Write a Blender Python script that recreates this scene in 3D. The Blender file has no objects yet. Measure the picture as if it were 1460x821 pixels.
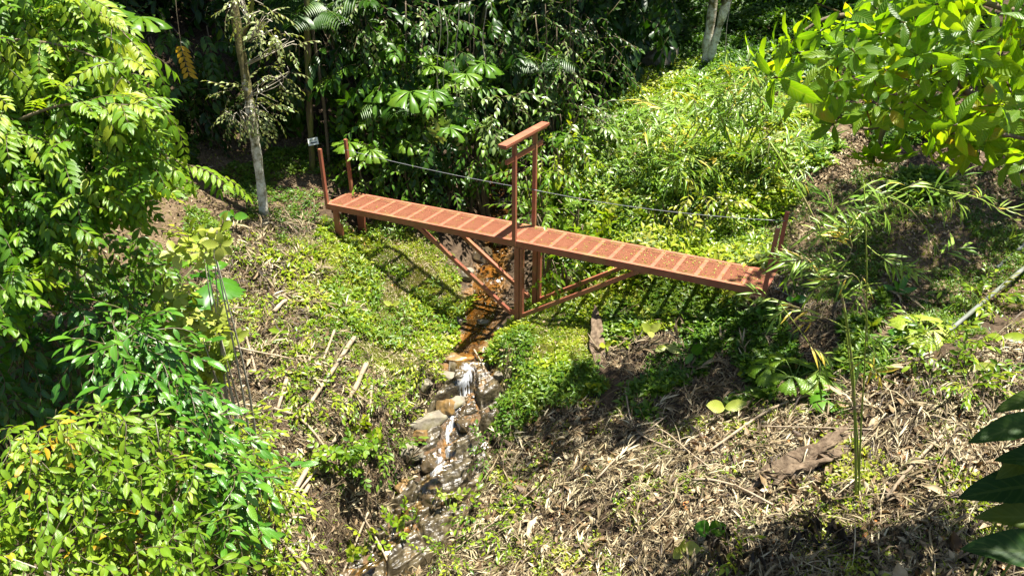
import bpy, math, random
import numpy as np
from mathutils import Vector, Matrix

# ------------------------------------------------------------------ camera, sky, sun, exposure
SC = bpy.context.scene
COL = SC.collection
CAMZ = 6.2
PITCH = math.radians(29.0)
FPX = 1054.0                       # focal length in photograph pixels (1460 wide)
cam_d = bpy.data.cameras.new('camera')
cam = bpy.data.objects.new('camera', cam_d)
COL.objects.link(cam)
cam.location = (0, 0, CAMZ)
cam.rotation_euler = (math.pi/2 - PITCH, 0, 0)
cam_d.sensor_width = 36.0
cam_d.lens = FPX/1460*36.0
cam_d.clip_start = 0.05
cam_d.clip_end = 600
SC.camera = cam

SUN_TO = Vector((0.23, 0.06, 1.0)).normalized()      # towards the sun: high, slightly right
SUN_EL = math.asin(SUN_TO.z)
SUN_AZ = math.atan2(SUN_TO.x, SUN_TO.y)
W = bpy.data.worlds.new('World')
SC.world = W
W.use_nodes = True
nt = W.node_tree
nt.nodes.clear()
sky = nt.nodes.new('ShaderNodeTexSky')
sky.sky_type = 'NISHITA'
sky.sun_disc = False
sky.sun_elevation = SUN_EL
sky.sun_rotation = SUN_AZ
bg = nt.nodes.new('ShaderNodeBackground')
bg.inputs['Strength'].default_value = 0.05
wo = nt.nodes.new('ShaderNodeOutputWorld')
nt.links.new(sky.outputs[0], bg.inputs[0])
nt.links.new(bg.outputs[0], wo.inputs[0])
sl = bpy.data.lights.new('sun', 'SUN')
sl.energy = 5.0
sl.angle = math.radians(0.5)
sl.color = (1.0, 0.95, 0.86)
so = bpy.data.objects.new('sun', sl)
COL.objects.link(so)
so.location = (5, 3, 30)
so.rotation_euler = (-SUN_TO).to_track_quat('-Z', 'Y').to_euler()
vs = SC.view_settings
vs.view_transform = 'Standard'
vs.look = 'None'
vs.exposure = 2.0
vs.gamma = 1.0
vs.use_curve_mapping = False
SC.render.engine = 'CYCLES'
SC.cycles.max_bounces = 8
SC.cycles.diffuse_bounces = 4
SC.cycles.transmission_bounces = 6
SC.cycles.transparent_max_bounces = 8

rng = np.random.default_rng(11)
random.seed(5)
U = lambda a, b, n=None: rng.uniform(a, b, n)

# ------------------------------------------------------------------ pixel <-> world
CP, SP = math.cos(PITCH), math.sin(PITCH)
def ray(px, py):
    u = np.asarray(px, float)-730.0
    v = np.asarray(py, float)-410.5
    return np.stack([u, FPX*CP - v*SP, -FPX*SP - v*CP], -1)
def at(px, py, y):
    """the point on the sight line of a photograph pixel that lies y metres in front of the camera"""
    d = ray(px, py)
    k = np.asarray(y)/d[..., 1]
    p = d*k[..., None]
    p[..., 2] += CAMZ
    return p
def atz(px, py, z):
    d = ray(px, py)
    return d*((z-CAMZ)/d[..., 2]) + np.array([0, 0, CAMZ])
def proj(P):
    x, y, z = P[..., 0], P[..., 1], P[..., 2]-CAMZ
    dep = y*CP - z*SP
    dn = -y*SP - z*CP
    dep = np.where(dep < .05, .05, dep)
    return 730+FPX*x/dep, 410.5+FPX*dn/dep
def inpoly(px, py, poly):
    px = np.asarray(px); py = np.asarray(py)
    r = np.zeros(px.shape, bool)
    n = len(poly)
    for i in range(n):
        x0, y0 = poly[i]; x1, y1 = poly[(i+1) % n]
        c = ((y0 > py) != (y1 > py)) & (px < (x1-x0)*(py-y0)/((y1-y0) if y1 != y0 else 1e-9)+x0)
        r ^= c
    return r

# ------------------------------------------------------------------ noise
_T = np.random.default_rng(3).uniform(-1, 1, (256, 256))
def vnoise(x, y):
    xi = np.floor(x).astype(int); yi = np.floor(y).astype(int)
    fx = x-xi; fy = y-yi
    fx = fx*fx*(3-2*fx); fy = fy*fy*(3-2*fy)
    g = lambda a, b: _T[a % 256, b % 256]
    return (g(xi, yi)*(1-fx)+g(xi+1, yi)*fx)*(1-fy)+(g(xi, yi+1)*(1-fx)+g(xi+1, yi+1)*fx)*fy
def fbm(x, y, o=4):
    s = 0; a = 1.0
    for i in range(o):
        s = s+a*vnoise(x*2**i+17.3*i, y*2**i-9.1*i); a *= .5
    return s

# ------------------------------------------------------------------ terrain heights
CTRL = [  # photograph pixel and the height of the ground there
    (470, 275, -.15), (440, 292, -.2), (400, 260, .05), (360, 305, -.12), (300, 255, .3), (250, 230, .6), (330, 200, .6), (440, 240, .2),
    (200, 260, .7), (600, 265, -.5), (540, 280, -.35), (660, 290, -.9),
    (487, 340, -.82), (520, 330, -.95), (580, 400, -1.5), (611, 430, -1.85), (540, 360, -1.15), (560, 470, -1.95), (600, 500, -2.1), (480, 450, -1.36),
    (430, 400, -1.0), (400, 330, -.35), (350, 350, -.2), (300, 330, .1), (350, 420, -.75), (400, 500, -1.25), (350, 600, -1.6), (300, 500, -.7),
    (430, 780, -2.5), (480, 620, -2.2), (520, 700, -2.9), (500, 560, -2.0), (330, 760, -1.9), (540, 600, -2.3), (200, 500, .0), (200, 700, -.9), (150, 350, .6), (60, 600, -.1),
    (760, 470, -1.7), (739, 452, -1.92), (765, 425, -1.85), (800, 420, -1.62), (850, 480, -1.5), (780, 560, -1.95), (900, 420, -.95), (900, 500, -1.35),
    (1000, 500, -1.15), (950, 600, -1.5), (1100, 600, -.8), (1200, 700, -.62), (1400, 800, -.2), (800, 780, -2.25), (900, 700, -1.6), (740, 620, -2.5),
    (700, 790, -2.9), (1100, 470, -.6), (1200, 520, -.4), (1300, 600, -.1), (1420, 600, .1), (1300, 460, .05), (1440, 470, .25), (1000, 780, -1.35), (1150, 800, -.9),
    (1095, 412, -.14), (1130, 405, -.10), (1250, 370, .1), (1400, 385, .2), (1450, 330, .5), (1300, 300, .7), (1200, 230, 1.0), (1200, 300, .5), (1100, 330, -.02),
    (1000, 330, -.25), (900, 360, -.55), (800, 350, -1.1), (800, 300, -.6), (780, 260, -.7), (900, 300, -.1), (860, 230, .4), (1000, 200, .6), (950, 150, 1.0), (880, 180, .8),
    (900, 130, 1.0), (1000, 95, 1.4), (1100, 150, 1.3), (1000, 260, .45), (1100, 250, .7),
]
_c = np.array([atz(a, b, z) for a, b, z in CTRL])
_far = np.array([(-6, 21, 2.0), (-11, 18, 2.2), (-2, 22, .6), (2, 23, .8), (-14, 13, 2.2), (-12, 24, 5), (0, 28, 3.0), (5, 25, 2.0), (9, 24, 3.2), (7, 30, 4.0), (12, 18, 3.2),
                 (13, 12, 2.0), (10, 8, .9), (8, 5, .4), (4, 4, -.3), (0, 4.5, -2.6), (-5, 5, -1.0), (-9, 6, .6), (-14, 6, 2.5), (14, 5, 1.5), (-10, 35, 11), (0, 38, 8), (10, 36, 7),
                 (-20, 20, 8), (20, 20, 7), (-20, 2, 5), (20, 2, 3), (0, 0, -2.4), (5, 0, 0), (-5, 0, -1)])
CT = np.vstack([_c, _far])
def _tps(r2):
    return r2*np.log(r2+1e-9)
_n = len(CT)
_A = np.zeros((_n+3, _n+3))
_d2 = ((CT[:, None, :2]-CT[None, :, :2])**2).sum(-1)
_A[:_n, :_n] = _tps(_d2)+np.eye(_n)*.06
_A[:_n, _n:] = np.c_[np.ones(_n), CT[:, :2]]
_A[_n:, :_n] = _A[:_n, _n:].T
_w = np.linalg.solve(_A, np.r_[CT[:, 2], 0, 0, 0])
STREAM = [(715, 300, -1.25), (712, 330, -1.5), (700, 380, -1.72), (690, 418, -1.95), (688, 440, -2.02), (676, 480, -2.12), (668, 520, -2.28), (676, 560, -2.55),
          (655, 600, -2.78), (645, 650, -3.08), (628, 700, -3.33), (590, 750, -3.5), (560, 800, -3.68), (520, 860, -3.8)]
SP3 = np.array([(-.2, 24, -.3), (-.25, 20, -.85)]+[tuple(atz(a, b, z)) for a, b, z in STREAM]+[(-1.6, 5.0, -4.1), (-1.5, 0, -4.6)])
def stream_at(x, y):
    """distance to the stream's line, its height there, how far along"""
    best = np.full(x.shape, 1e9); zz = np.zeros(x.shape); ss = np.zeros(x.shape)
    acc = 0
    for a, b in zip(SP3[:-1], SP3[1:]):
        d = b[:2]-a[:2]; L2 = (d**2).sum()
        t = np.clip(((x-a[0])*d[0]+(y-a[1])*d[1])/L2, 0, 1)
        e = np.hypot(x-a[0]-t*d[0], y-a[1]-t*d[1])
        m = e < best
        best = np.where(m, e, best); zz = np.where(m, a[2]+t*(b[2]-a[2]), zz)
        ss = np.where(m, acc+t*math.sqrt(L2), ss)
        acc += math.sqrt(L2)
    return best, zz, ss
def worley(x, y):
    xi = np.floor(x).astype(int); yi = np.floor(y).astype(int)
    f1 = np.full(x.shape, 9.); f2 = np.full(x.shape, 9.); idn = np.zeros(x.shape)
    for a in (-1, 0, 1):
        for b in (-1, 0, 1):
            i = (xi+a) % 256; j = (yi+b) % 256
            d = np.hypot(xi+a+.5+.42*_T[i, j]-x, yi+b+.5+.42*_T[j, (i+77) % 256]-y)
            m = d < f1
            f2 = np.where(m, f1, np.minimum(f2, d)); idn = np.where(m, _T[(i+31) % 256, (j+5) % 256], idn); f1 = np.where(m, d, f1)
    return f1, f2, idn
def sstep(a, b, t):
    t = np.clip((t-a)/(b-a), 0, 1)
    return t*t*(3-2*t)
def bed_w(y):
    y = np.asarray(y, float)
    return .30+.28*sstep(12.0, 11.2, y)*sstep(7.6, 8.4, y)
def sstep(a, b, t):
    t = np.clip((t-a)/(b-a), 0, 1)
    return t*t*(3-2*t)
def height_raw(x, y):
    x = np.asarray(x, float); y = np.asarray(y, float)
    out = np.zeros(x.size); xf = x.ravel(); yf = y.ravel()
    for i in range(0, x.size, 40000):
        xs = np.clip(xf[i:i+40000], -24, 24); ys = np.clip(yf[i:i+40000], -2, 44)
        r2 = (xs[:, None]-CT[None, :, 0])**2+(ys[:, None]-CT[None, :, 1])**2
        out[i:i+40000] = _tps(r2)@_w[:_n]+_w[_n]+_w[_n+1]*xs+_w[_n+2]*ys
    z = out.reshape(x.shape)
    z = z+.10*fbm(x*.9, y*.9, 3)+.035*fbm(x*4.1+5, y*4.1, 3)
    d, zs, _ = stream_at(x, y)
    wv = bed_w(y)+.10*vnoise(x*1.3, y*1.3)
    k = 1-sstep(wv, wv+.5, d)
    return z*(1-k)+(zs-.06)*k
GX = np.arange(-16, 16.01, .1); GY = np.arange(-1, 34.01, .1)
_gx, _gy = np.meshgrid(GX, GY, indexing='ij')
GH = height_raw(_gx, _gy)
def gh(x, y):
    fx = np.clip((np.asarray(x, float)-GX[0])/.1, 0, len(GX)-1.001); fy = np.clip((np.asarray(y, float)-GY[0])/.1, 0, len(GY)-1.001)
    i = fx.astype(int); j = fy.astype(int); a = fx-i; b = fy-j
    return (GH[i, j]*(1-a)+GH[i+1, j]*a)*(1-b)+(GH[i, j+1]*(1-a)+GH[i+1, j+1]*a)*b
def gp(px, py, lift=0.0):
    """the point of the ground seen at a photograph pixel"""
    ys = np.linspace(3.2, 33, 1500)
    P = at(np.full(1500, float(px)), np.full(1500, float(py)), ys)
    below = P[:, 2] < gh(P[:, 0], P[:, 1])
    k = int(np.argmax(below)) if below.any() else 1499
    p = P[k].copy(); p[2] = gh(p[0], p[1])+lift
    return p
def gnormal(x, y):
    e = .15
    n = np.stack([-(gh(x+e, y)-gh(x-e, y))/(2*e), -(gh(x, y+e)-gh(x, y-e))/(2*e), np.ones(np.shape(x))], -1)
    return n/np.linalg.norm(n, axis=-1, keepdims=True)

# ------------------------------------------------------------------ mesh collecting
def unit(v):
    v = np.asarray(v, float)
    return v/(np.linalg.norm(v, axis=-1, keepdims=True)+1e-12)
class MB:
    def __init__(s):
        s.V = []; s.Q = []; s.T = []; s.A = []; s.n = 0; s.mq = []; s.mt = []
    def add(s, V, Q=None, T=None, A=None, m=0):
        V = np.asarray(V, float).reshape(-1, 3)
        s.V.append(V)
        if Q is not None and len(Q): s.Q.append(np.asarray(Q, np.int64).reshape(-1, 4)+s.n); s.mq.append(np.full(len(s.Q[-1]), m))
        if T is not None and len(T): s.T.append(np.asarray(T, np.int64).reshape(-1, 3)+s.n); s.mt.append(np.full(len(s.T[-1]), m))
        s.A.append(np.zeros((len(V), 3)) if A is None else np.asarray(A, float).reshape(-1, 3))
        s.n += len(V)
        return s
    def build(s, name, mats, parent=None, base=None, smooth=True):
        me = bpy.data.meshes.new(name)
        V = np.vstack(s.V)
        b = np.array(base if base is not None else ((0, 0, 0) if parent is None else parent.location), float)
        V = V-b
        Q = np.vstack(s.Q) if s.Q else np.zeros((0, 4), int); T = np.vstack(s.T) if s.T else np.zeros((0, 3), int)
        nl = Q.size+T.size; nf = len(Q)+len(T)
        me.vertices.add(len(V)); me.loops.add(nl); me.polygons.add(nf)
        me.vertices.foreach_set('co', V.astype(np.float32).ravel())
        me.loops.foreach_set('vertex_index', np.concatenate([Q.ravel(), T.ravel()]).astype(np.int32))
        st = np.concatenate([np.arange(len(Q))*4, Q.size+np.arange(len(T))*3])
        me.polygons.foreach_set('loop_start', st.astype(np.int32))
        mi = np.concatenate(s.mq+s.mt) if (s.mq or s.mt) else np.zeros(0)
        me.polygons.foreach_set('material_index', mi.astype(np.int32))
        me.polygons.foreach_set('use_smooth', np.full(nf, bool(smooth)))
        at_ = me.attributes.new('leaf', 'FLOAT_VECTOR', 'POINT')
        at_.data.foreach_set('vector', np.vstack(s.A).astype(np.float32).ravel())
        for m in (mats if isinstance(mats, (list, tuple)) else [mats]): me.materials.append(m)
        me.update(calc_edges=True)
        o = bpy.data.objects.new(name, me)
        COL.objects.link(o)
        if parent is not None: o.parent = parent
        else: o.location = b
        return o
    def box(s, c, ax, dims, m=0):
        ax = [np.asarray(a, float) for a in ax]
        c = np.asarray(c, float)
        V = [c+ax[0]*dims[0]*i/2+ax[1]*dims[1]*j/2+ax[2]*dims[2]*k/2 for i in (-1, 1) for j in (-1, 1) for k in (-1, 1)]
        Q = [(0, 1, 3, 2), (4, 6, 7, 5), (0, 4, 5, 1), (2, 3, 7, 6), (0, 2, 6, 4), (1, 5, 7, 3)]
        return s.add(V, Q, m=m)
    def beam(s, a, b, w, h, up=(0, 0, 1), m=0):
        a = np.asarray(a, float); b = np.asarray(b, float)
        y = unit(b-a); x = unit(np.cross(y, up)); z = np.cross(x, y)
        return s.box((a+b)/2, (x, y, z), (w, np.linalg.norm(b-a), h), m)
    def tube(s, P, R, k=6, m=0, tint=0.0):
        P = np.asarray(P, float); n = len(P)
        R = np.broadcast_to(np.asarray(R, float), (n,))
        t = unit(np.gradient(P, axis=0))
        ref = np.array([.31, .17, .93]) if abs(t[0] @ np.array([.31, .17, .93])) < .9 else np.array([1., 0, 0])
        x = unit(np.cross(t, ref)); y = np.cross(t, x)
        a = np.arange(k)*2*math.pi/k
        V = P[:, None]+R[:, None, None]*(np.cos(a)[None, :, None]*x[:, None]+np.sin(a)[None, :, None]*y[:, None])
        i = np.arange(n-1)[:, None]*k; j = np.arange(k)[None]; j2 = (j+1) % k
        Q = np.stack([i+j, i+j2, i+k+j2, i+k+j], -1).reshape(-1, 4)
        V = np.vstack([V.reshape(-1, 3), P[:1], P[-1:]])
        T = [(n*k, (q+1) % k, q) for q in range(k)]+[(n*k+1, (n-1)*k+q, (n-1)*k+(q+1) % k) for q in range(k)]
        A = np.zeros((len(V), 3)); A[:, 2] = tint
        A[:n*k, 1] = np.repeat(np.linspace(0, 1, n), k)
        return s.add(V, Q, T, A, m)

def bez(P, n=12):
    """a smooth curve through points (Catmull-Rom)"""
    P = np.asarray(P, float)
    if len(P) < 3: return P[0]+(P[-1]-P[0])*np.linspace(0, 1, n)[:, None]
    E = np.vstack([2*P[0]-P[1], P, 2*P[-1]-P[-2]])
    out = []
    m = len(P)-1
    for t in np.linspace(0, m, n):
        i = min(int(t), m-1); f = t-i
        a, b, c, d = E[i], E[i+1], E[i+2], E[i+3]
        out.append(.5*((2*b)+(-a+c)*f+(2*a-5*b+4*c-d)*f*f+(-a+3*b-3*c+d)*f**3))
    return np.array(out)

# ------------------------------------------------------------------ leaf and spray templates
class Tm:                       # vertices, quads, tris, leaf coordinates, leaf index per vertex
    def __init__(s, V, Q, T, uv, lid, nl):
        s.V = np.asarray(V, float); s.Q = np.asarray(Q, int).reshape(-1, 4); s.T = np.asarray(T, int).reshape(-1, 3)
        s.uv = np.asarray(uv, float); s.lid = np.asarray(lid, int); s.nl = nl
def leaf_t(L=1., Wd=.4, rows=5, fold=.18, droop=.25, base=.9, tip=.75, wave=0.0, lod0=False):
    if lod0:
        V = [(0, 0, 0), (-Wd/2, L*.45, fold*Wd), (Wd/2, L*.45, fold*Wd), (0, L, -droop*L*.6), (0, L*.5, -.02*L)]
        return Tm(V, [], [(0, 4, 1), (4, 3, 1), (0, 2, 4), (4, 2, 3)], [(0, 0), (-1, .45), (1, .45), (0, 1), (0, .5)], [0]*5, 1)
    V = []; uv = []; Q = []
    for r in range(rows):
        v = r/(rows-1)
        w = Wd/2*max(.035, math.sin(math.pi*min(1, v**base))**tip*(1 if v < .97 else 0))
        z = -droop*L*v*v
        y = L*v*(1-.15*droop*v)
        wz = wave*math.sin(v*17)*Wd
        V += [(-w, y, z+fold*w*2+wz), (0, y, z), (w, y, z+fold*w*2-wz)]
        uv += [(-1, v), (0, v), (1, v)]
        if r:
            b = 3*r
            Q += [(b-3, b-2, b+1, b), (b-2, b-1, b+2, b+1)]
    return Tm(V, Q, [], uv, [0]*len(V), 1)
def frames(d, up):
    """rotation matrices whose y axis is d and whose z axis leans to up"""
    d = unit(d); up = np.broadcast_to(np.asarray(up, float), d.shape)
    x = np.cross(d, up)
    bad = np.linalg.norm(x, axis=-1) < 1e-3
    if bad.any(): x[bad] = np.cross(d[bad], np.array([.6, .8, 0]))
    x = unit(x)
    return np.stack([x, d, np.cross(x, d)], -1)
def rotz_local(R, a):
    """roll the frames about their own y axis by a"""
    c, s = np.cos(a), np.sin(a); n = len(a)
    M = np.zeros((n, 3, 3)); M[:, 1, 1] = 1; M[:, 0, 0] = c; M[:, 0, 2] = s; M[:, 2, 0] = -s; M[:, 2, 2] = c
    return R@M
def compose(items, stem=None):
    """items: (template, position, direction, up, scale); stem: tube points and radius"""
    V = []; Q = []; T = []; uv = []; lid = []; n = 0; nl = 0
    for (t, p, d, up, sc) in items:
        R = frames(np.array([d], float), np.array([up], float))[0]
        V.append(t.V*sc@R.T+np.array(p)); Q.append(t.Q+n); T.append(t.T+n); uv.append(t.uv); lid.append(t.lid+nl)
        n += len(t.V); nl += t.nl
    if stem is not None:
        mb = MB(); mb.tube(stem[0], stem[1], 3)
        V.append(mb.V[0]); Q.append(mb.Q[0]+n); T.append(mb.T[0]+n); uv.append(np.full((len(mb.V[0]), 2), (0.0, -1.0))); lid.append(np.full(len(mb.V[0]), nl)); nl += 1
    return Tm(np.vstack(V), np.vstack(Q), np.vstack(T), np.vstack(uv), np.concatenate(lid), nl)
def scatter(mb, t, P, R, S, tint=None, jit=.22, m=0):
    P = np.asarray(P, float).reshape(-1, 3); N = len(P)
    if N == 0: return
    S = np.broadcast_to(np.asarray(S, float), (N,))
    tint = rng.uniform(.2, .8, N) if tint is None else np.broadcast_to(np.asarray(tint, float), (N,))
    V = np.einsum('nij,kj->nki', R, t.V)*S[:, None, None]+P[:, None]
    k = len(t.V)
    off = (np.arange(N)*k)[:, None, None]
    J = rng.normal(0, jit, (N, t.nl))
    A = np.empty((N, k, 3)); A[:, :, :2] = t.uv[None]; A[:, :, 2] = tint[:, None]+J[:, t.lid]
    mb.add(V.reshape(-1, 3), (t.Q[None]+off).reshape(-1, 4) if len(t.Q) else None, (t.T[None]+off).reshape(-1, 3) if len(t.T) else None, A.reshape(-1, 3), m)

def spray_alt(n=7, L=.55, leaf=None, ll=.3, ang=55, droop=.35, seed=0):
    """a twig with leaves standing left and right of it; unit: metres / whatever the caller scales"""
    r = random.Random(seed)
    it = []; pts = []
    for i in range(9):
        v = i/8
        pts.append((.04*math.sin(v*5+seed), L*v, -droop*L*v*v))
    P = np.array(pts)
    for i in range(n):
        v = .18+.8*i/(n-1)
        p = np.array([np.interp(v, np.linspace(0, 1, 9), P[:, k]) for k in range(3)])
        s = 1 if i % 2 else -1
        a = math.radians(ang*(1-.75*v**3)+r.uniform(-12, 12))
        d = (s*math.sin(a), math.cos(a), -droop*1.2*v-.15+r.uniform(-.25, .2))
        it.append((leaf, p, d, (r.uniform(-.3, .3), r.uniform(-.3, .3), 1), ll*r.uniform(.75, 1.15)))
    return compose(it, (P, .006))
def spray_pinnate(n=6, L=.45, leaf=None, ll=.16, hang=.9, seed=0):
    """one compound leaf: pairs of leaflets that hang from an arching midrib"""
    r = random.Random(seed); it = []
    v = np.linspace(0, 1, 8)
    P = np.stack([0*v, L*v, .10*L*np.sin(v*2.2)-.28*L*v**2], -1)
    for i in range(n):
        t = .2+.78*i/(n-1)
        p = np.array([np.interp(t, v, P[:, k]) for k in range(3)])
        for s in (-1, 1):
            d = (s*r.uniform(.75, 1.0), .45+.35*t, -hang*r.uniform(.5, 1.1))
            it.append((leaf, p, d, (0, .25, 1), ll*r.uniform(.85, 1.1)*(.8+.35*math.sin(math.pi*t))))
    it.append((leaf, P[-1], (r.uniform(-.2, .2), 1, -hang*.8), (0, 0, 1), ll))
    return compose(it, (P, .005))
def spray_whorl(n=7, leaf=None, ll=.3, stalk=.2, up=.25, seed=0):
    """a twig end with a rosette of long leaves"""
    r = random.Random(seed); it = []
    for i in range(n):
        a = 2*math.pi*i/n+r.uniform(-.3, .3)
        e = up+r.uniform(-.65, .35)
        d = (math.cos(a), e, math.sin(a))
        it.append((leaf, (.012*math.cos(a), stalk*(1-.3*r.random()), .012*math.sin(a)), d, (0, 1, 0), ll*r.uniform(.65, 1.1)))
    return compose(it, (np.array([(0, 0, 0), (0, stalk*.5, 0), (0, stalk, 0)]), .008))
def herb(n=7, leaf=None, ll=.06, up=.7, h=.03, seed=0):
    """a small ground plant: leaves spreading from one point (grows along +z)"""
    r = random.Random(seed); it = []
    for i in range(n):
        a = 2*math.pi*i/n+r.uniform(-.4, .4)
        d = (math.cos(a), math.sin(a), up*r.uniform(.3, 1.3))
        it.append((leaf, (.3*ll*math.cos(a), .3*ll*math.sin(a), h*r.uniform(.2, 1.2)), d, (0, 0, 1), ll*r.uniform(.7, 1.2)))
    return compose(it)
def fan_leaf(segs=4, R=1., pleats=5, spread=300, droop=.3, seed=0, gap=.06):
    """a palmate leaf: pleated wedges with ragged ends around the stalk's tip; lies in xy, stalk comes from -y"""
    r = random.Random(seed); V = []; Q = []; uv = []; lid = []
    for g in range(segs):
        a0 = math.radians(90-spread/2+spread*(g+gap)/segs); a1 = math.radians(90-spread/2+spread*(g+1-gap)/segs)
        Rg = R*r.uniform(.85, 1.08); dg = droop*r.uniform(.5, 1.4); lift = r.uniform(-.1, .15)
        nc = pleats*2+1; nr = 5; b = len(V)
        for q in range(nr):
            v = q/(nr-1)
            for c in range(nc):
                a = a0+(a1-a0)*c/(nc-1)
                k = .22+.78*v
                am = (a0+a1)/2+(a-(a0+a1)/2)*(.45+.55*v**.5)
                rr = Rg*v*(1 if v < 1 else (1.0 if c % 2 else .80)*r.uniform(.9, 1.04))
                rr *= 1-.10*abs(2*c/(nc-1)-1)**2
                z = (.03 if c % 2 else -.03)*R*k*(v > 0)+lift*v*R-dg*R*v**2.2
                V.append((rr*math.cos(am), rr*math.sin(am), z)); uv.append((2*c/(nc-1)-1, v)); lid.append(g)
        for q in range(nr-1):
            for c in range(nc-1):
                i = b+q*nc+c
                Q.append((i, i+1, i+nc+1, i+nc))
    return Tm(V, Q, [], uv, lid, segs)

# ------------------------------------------------------------------ materials
def newmat(name):
    m = bpy.data.materials.new(name); m.use_nodes = True
    t = m.node_tree; t.nodes.clear()
    o = t.nodes.new('ShaderNodeOutputMaterial')
    return m, t, o
def N(t, typ, **kw):
    n = t.nodes.new(typ)
    for k, v in kw.items():
        if k in n.inputs: n.inputs[k].default_value = v
        else: setattr(n, k, v)
    return n
def ramp(t, fac, stops):
    r = t.nodes.new('ShaderNodeValToRGB')
    e = r.color_ramp.elements
    while len(e) < len(stops): e.new(.5)
    for x, (p, c) in zip(e, stops):
        x.position = p; x.color = (*c, 1)
    if fac is not None: t.links.new(fac, r.inputs[0])
    return r
def math_(t, op, a, b=None):
    n = t.nodes.new('ShaderNodeMath'); n.operation = op
    for i, x in enumerate((a, b)):
        if x is None: continue
        if isinstance(x, (int, float)): n.inputs[i].default_value = x
        else: t.links.new(x, n.inputs[i])
    return n.outputs[0]
def leaf_mat(name, stops, trans=.35, rough=.42, tcol=(1.25, 1.25, .45), spec=.5, veins=0.0, stem=(.12, .10, .05)):
    m, t, o = newmat(name)
    a = N(t, 'ShaderNodeAttribute', attribute_name='leaf')
    sx = t.nodes.new('ShaderNodeSeparateXYZ'); t.links.new(a.outputs['Vector'], sx.inputs[0])
    tc = t.nodes.new('ShaderNodeNewGeometry')
    nz = N(t, 'ShaderNodeTexNoise', Scale=9.0, Detail=2.0); t.links.new(tc.outputs['Position'], nz.inputs['Vector'])
    f = math_(t, 'ADD', sx.outputs[2], math_(t, 'MULTIPLY', math_(t, 'SUBTRACT', nz.outputs[0], .5), .5))
    r = ramp(t, f, stops)
    col = r.outputs[0]
    au = math_(t, 'ABSOLUTE', sx.outputs[0])
    if veins > 0:
        mid = math_(t, 'LESS_THAN', au, .09)
        st = math_(t, 'SINE', math_(t, 'MULTIPLY', math_(t, 'SUBTRACT', sx.outputs[1], math_(t, 'MULTIPLY', au, .22)), 62.0))
        vv = math_(t, 'MAXIMUM', mid, math_(t, 'MULTIPLY', math_(t, 'GREATER_THAN', st, .8), .5))
        mx = N(t, 'ShaderNodeMix', data_type='RGBA', blend_type='MIX')
        t.links.new(math_(t, 'MULTIPLY', vv, veins), mx.inputs[0]); t.links.new(col, mx.inputs[6])
        mx.inputs[7].default_value = (.22, .30, .07, 1); col = mx.outputs[2]
    isst = math_(t, 'LESS_THAN', sx.outputs[1], -.5)
    ms = N(t, 'ShaderNodeMix', data_type='RGBA'); t.links.new(isst, ms.inputs[0]); t.links.new(col, ms.inputs[6]); ms.inputs[7].default_value = (*stem, 1)
    col = ms.outputs[2]
    p = N(t, 'ShaderNodeBsdfPrincipled', Roughness=rough); p.inputs['Specular IOR Level'].default_value = spec
    t.links.new(col, p.inputs['Base Color'])
    if veins > 0:
        b = N(t, 'ShaderNodeBump', Strength=min(.35, veins), Distance=.01); t.links.new(math_(t, 'ADD', st, math_(t, 'MULTIPLY', nz.outputs[0], 1.5)), b.inputs['Height']); t.links.new(b.outputs[0], p.inputs['Normal'])
    tr = N(t, 'ShaderNodeBsdfTranslucent')
    mm = N(t, 'ShaderNodeMix', data_type='RGBA', blend_type='MULTIPLY'); mm.inputs[0].default_value = 1
    t.links.new(col, mm.inputs[6]); mm.inputs[7].default_value = (*tcol, 1); t.links.new(mm.outputs[2], tr.inputs[0])
    ad = N(t, 'ShaderNodeMixShader'); ad.inputs[0].default_value = trans
    t.links.new(p.outputs[0], ad.inputs[1]); t.links.new(tr.outputs[0], ad.inputs[2])
    t.links.new(ad.outputs[0], o.inputs[0])
    return m
def noise_mat(name, stops, scale=6., rough=.8, detail=5., bump=.3, stretch=(1, 1, 1), spec=.3, scale2=None, stops2=None, th=(.45, .6)):
    m, t, o = newmat(name)
    g = t.nodes.new('ShaderNodeTexCoord')
    mp = N(t, 'ShaderNodeMapping'); mp.inputs['Scale'].default_value = stretch
    t.links.new(g.outputs['Object'], mp.inputs[0])
    nz = N(t, 'ShaderNodeTexNoise', Scale=scale, Detail=detail, Roughness=.6); t.links.new(mp.outputs[0], nz.inputs['Vector'])
    r = ramp(t, nz.outputs[0], stops); col = r.outputs[0]
    if stops2:
        n2 = N(t, 'ShaderNodeTexNoise', Scale=scale2, Detail=4.0, Roughness=.65); t.links.new(mp.outputs[0], n2.inputs['Vector'])
        f = ramp(t, n2.outputs[0], [(th[0], (0, 0, 0)), (th[1], (1, 1, 1))])
        r2 = ramp(t, nz.outputs[0], stops2)
        mx = N(t, 'ShaderNodeMix', data_type='RGBA'); t.links.new(f.outputs[0], mx.inputs[0]); t.links.new(col, mx.inputs[6]); t.links.new(r2.outputs[0], mx.inputs[7]); col = mx.outputs[2]
    p = N(t, 'ShaderNodeBsdfPrincipled', Roughness=rough); p.inputs['Specular IOR Level'].default_value = spec
    t.links.new(col, p.inputs['Base Color'])
    if bump:
        b = N(t, 'ShaderNodeBump', Strength=bump, Distance=.03); t.links.new(nz.outputs[0], b.inputs['Height']); t.links.new(b.outputs[0], p.inputs['Normal'])
    t.links.new(p.outputs[0], o.inputs[0])
    return m

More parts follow.
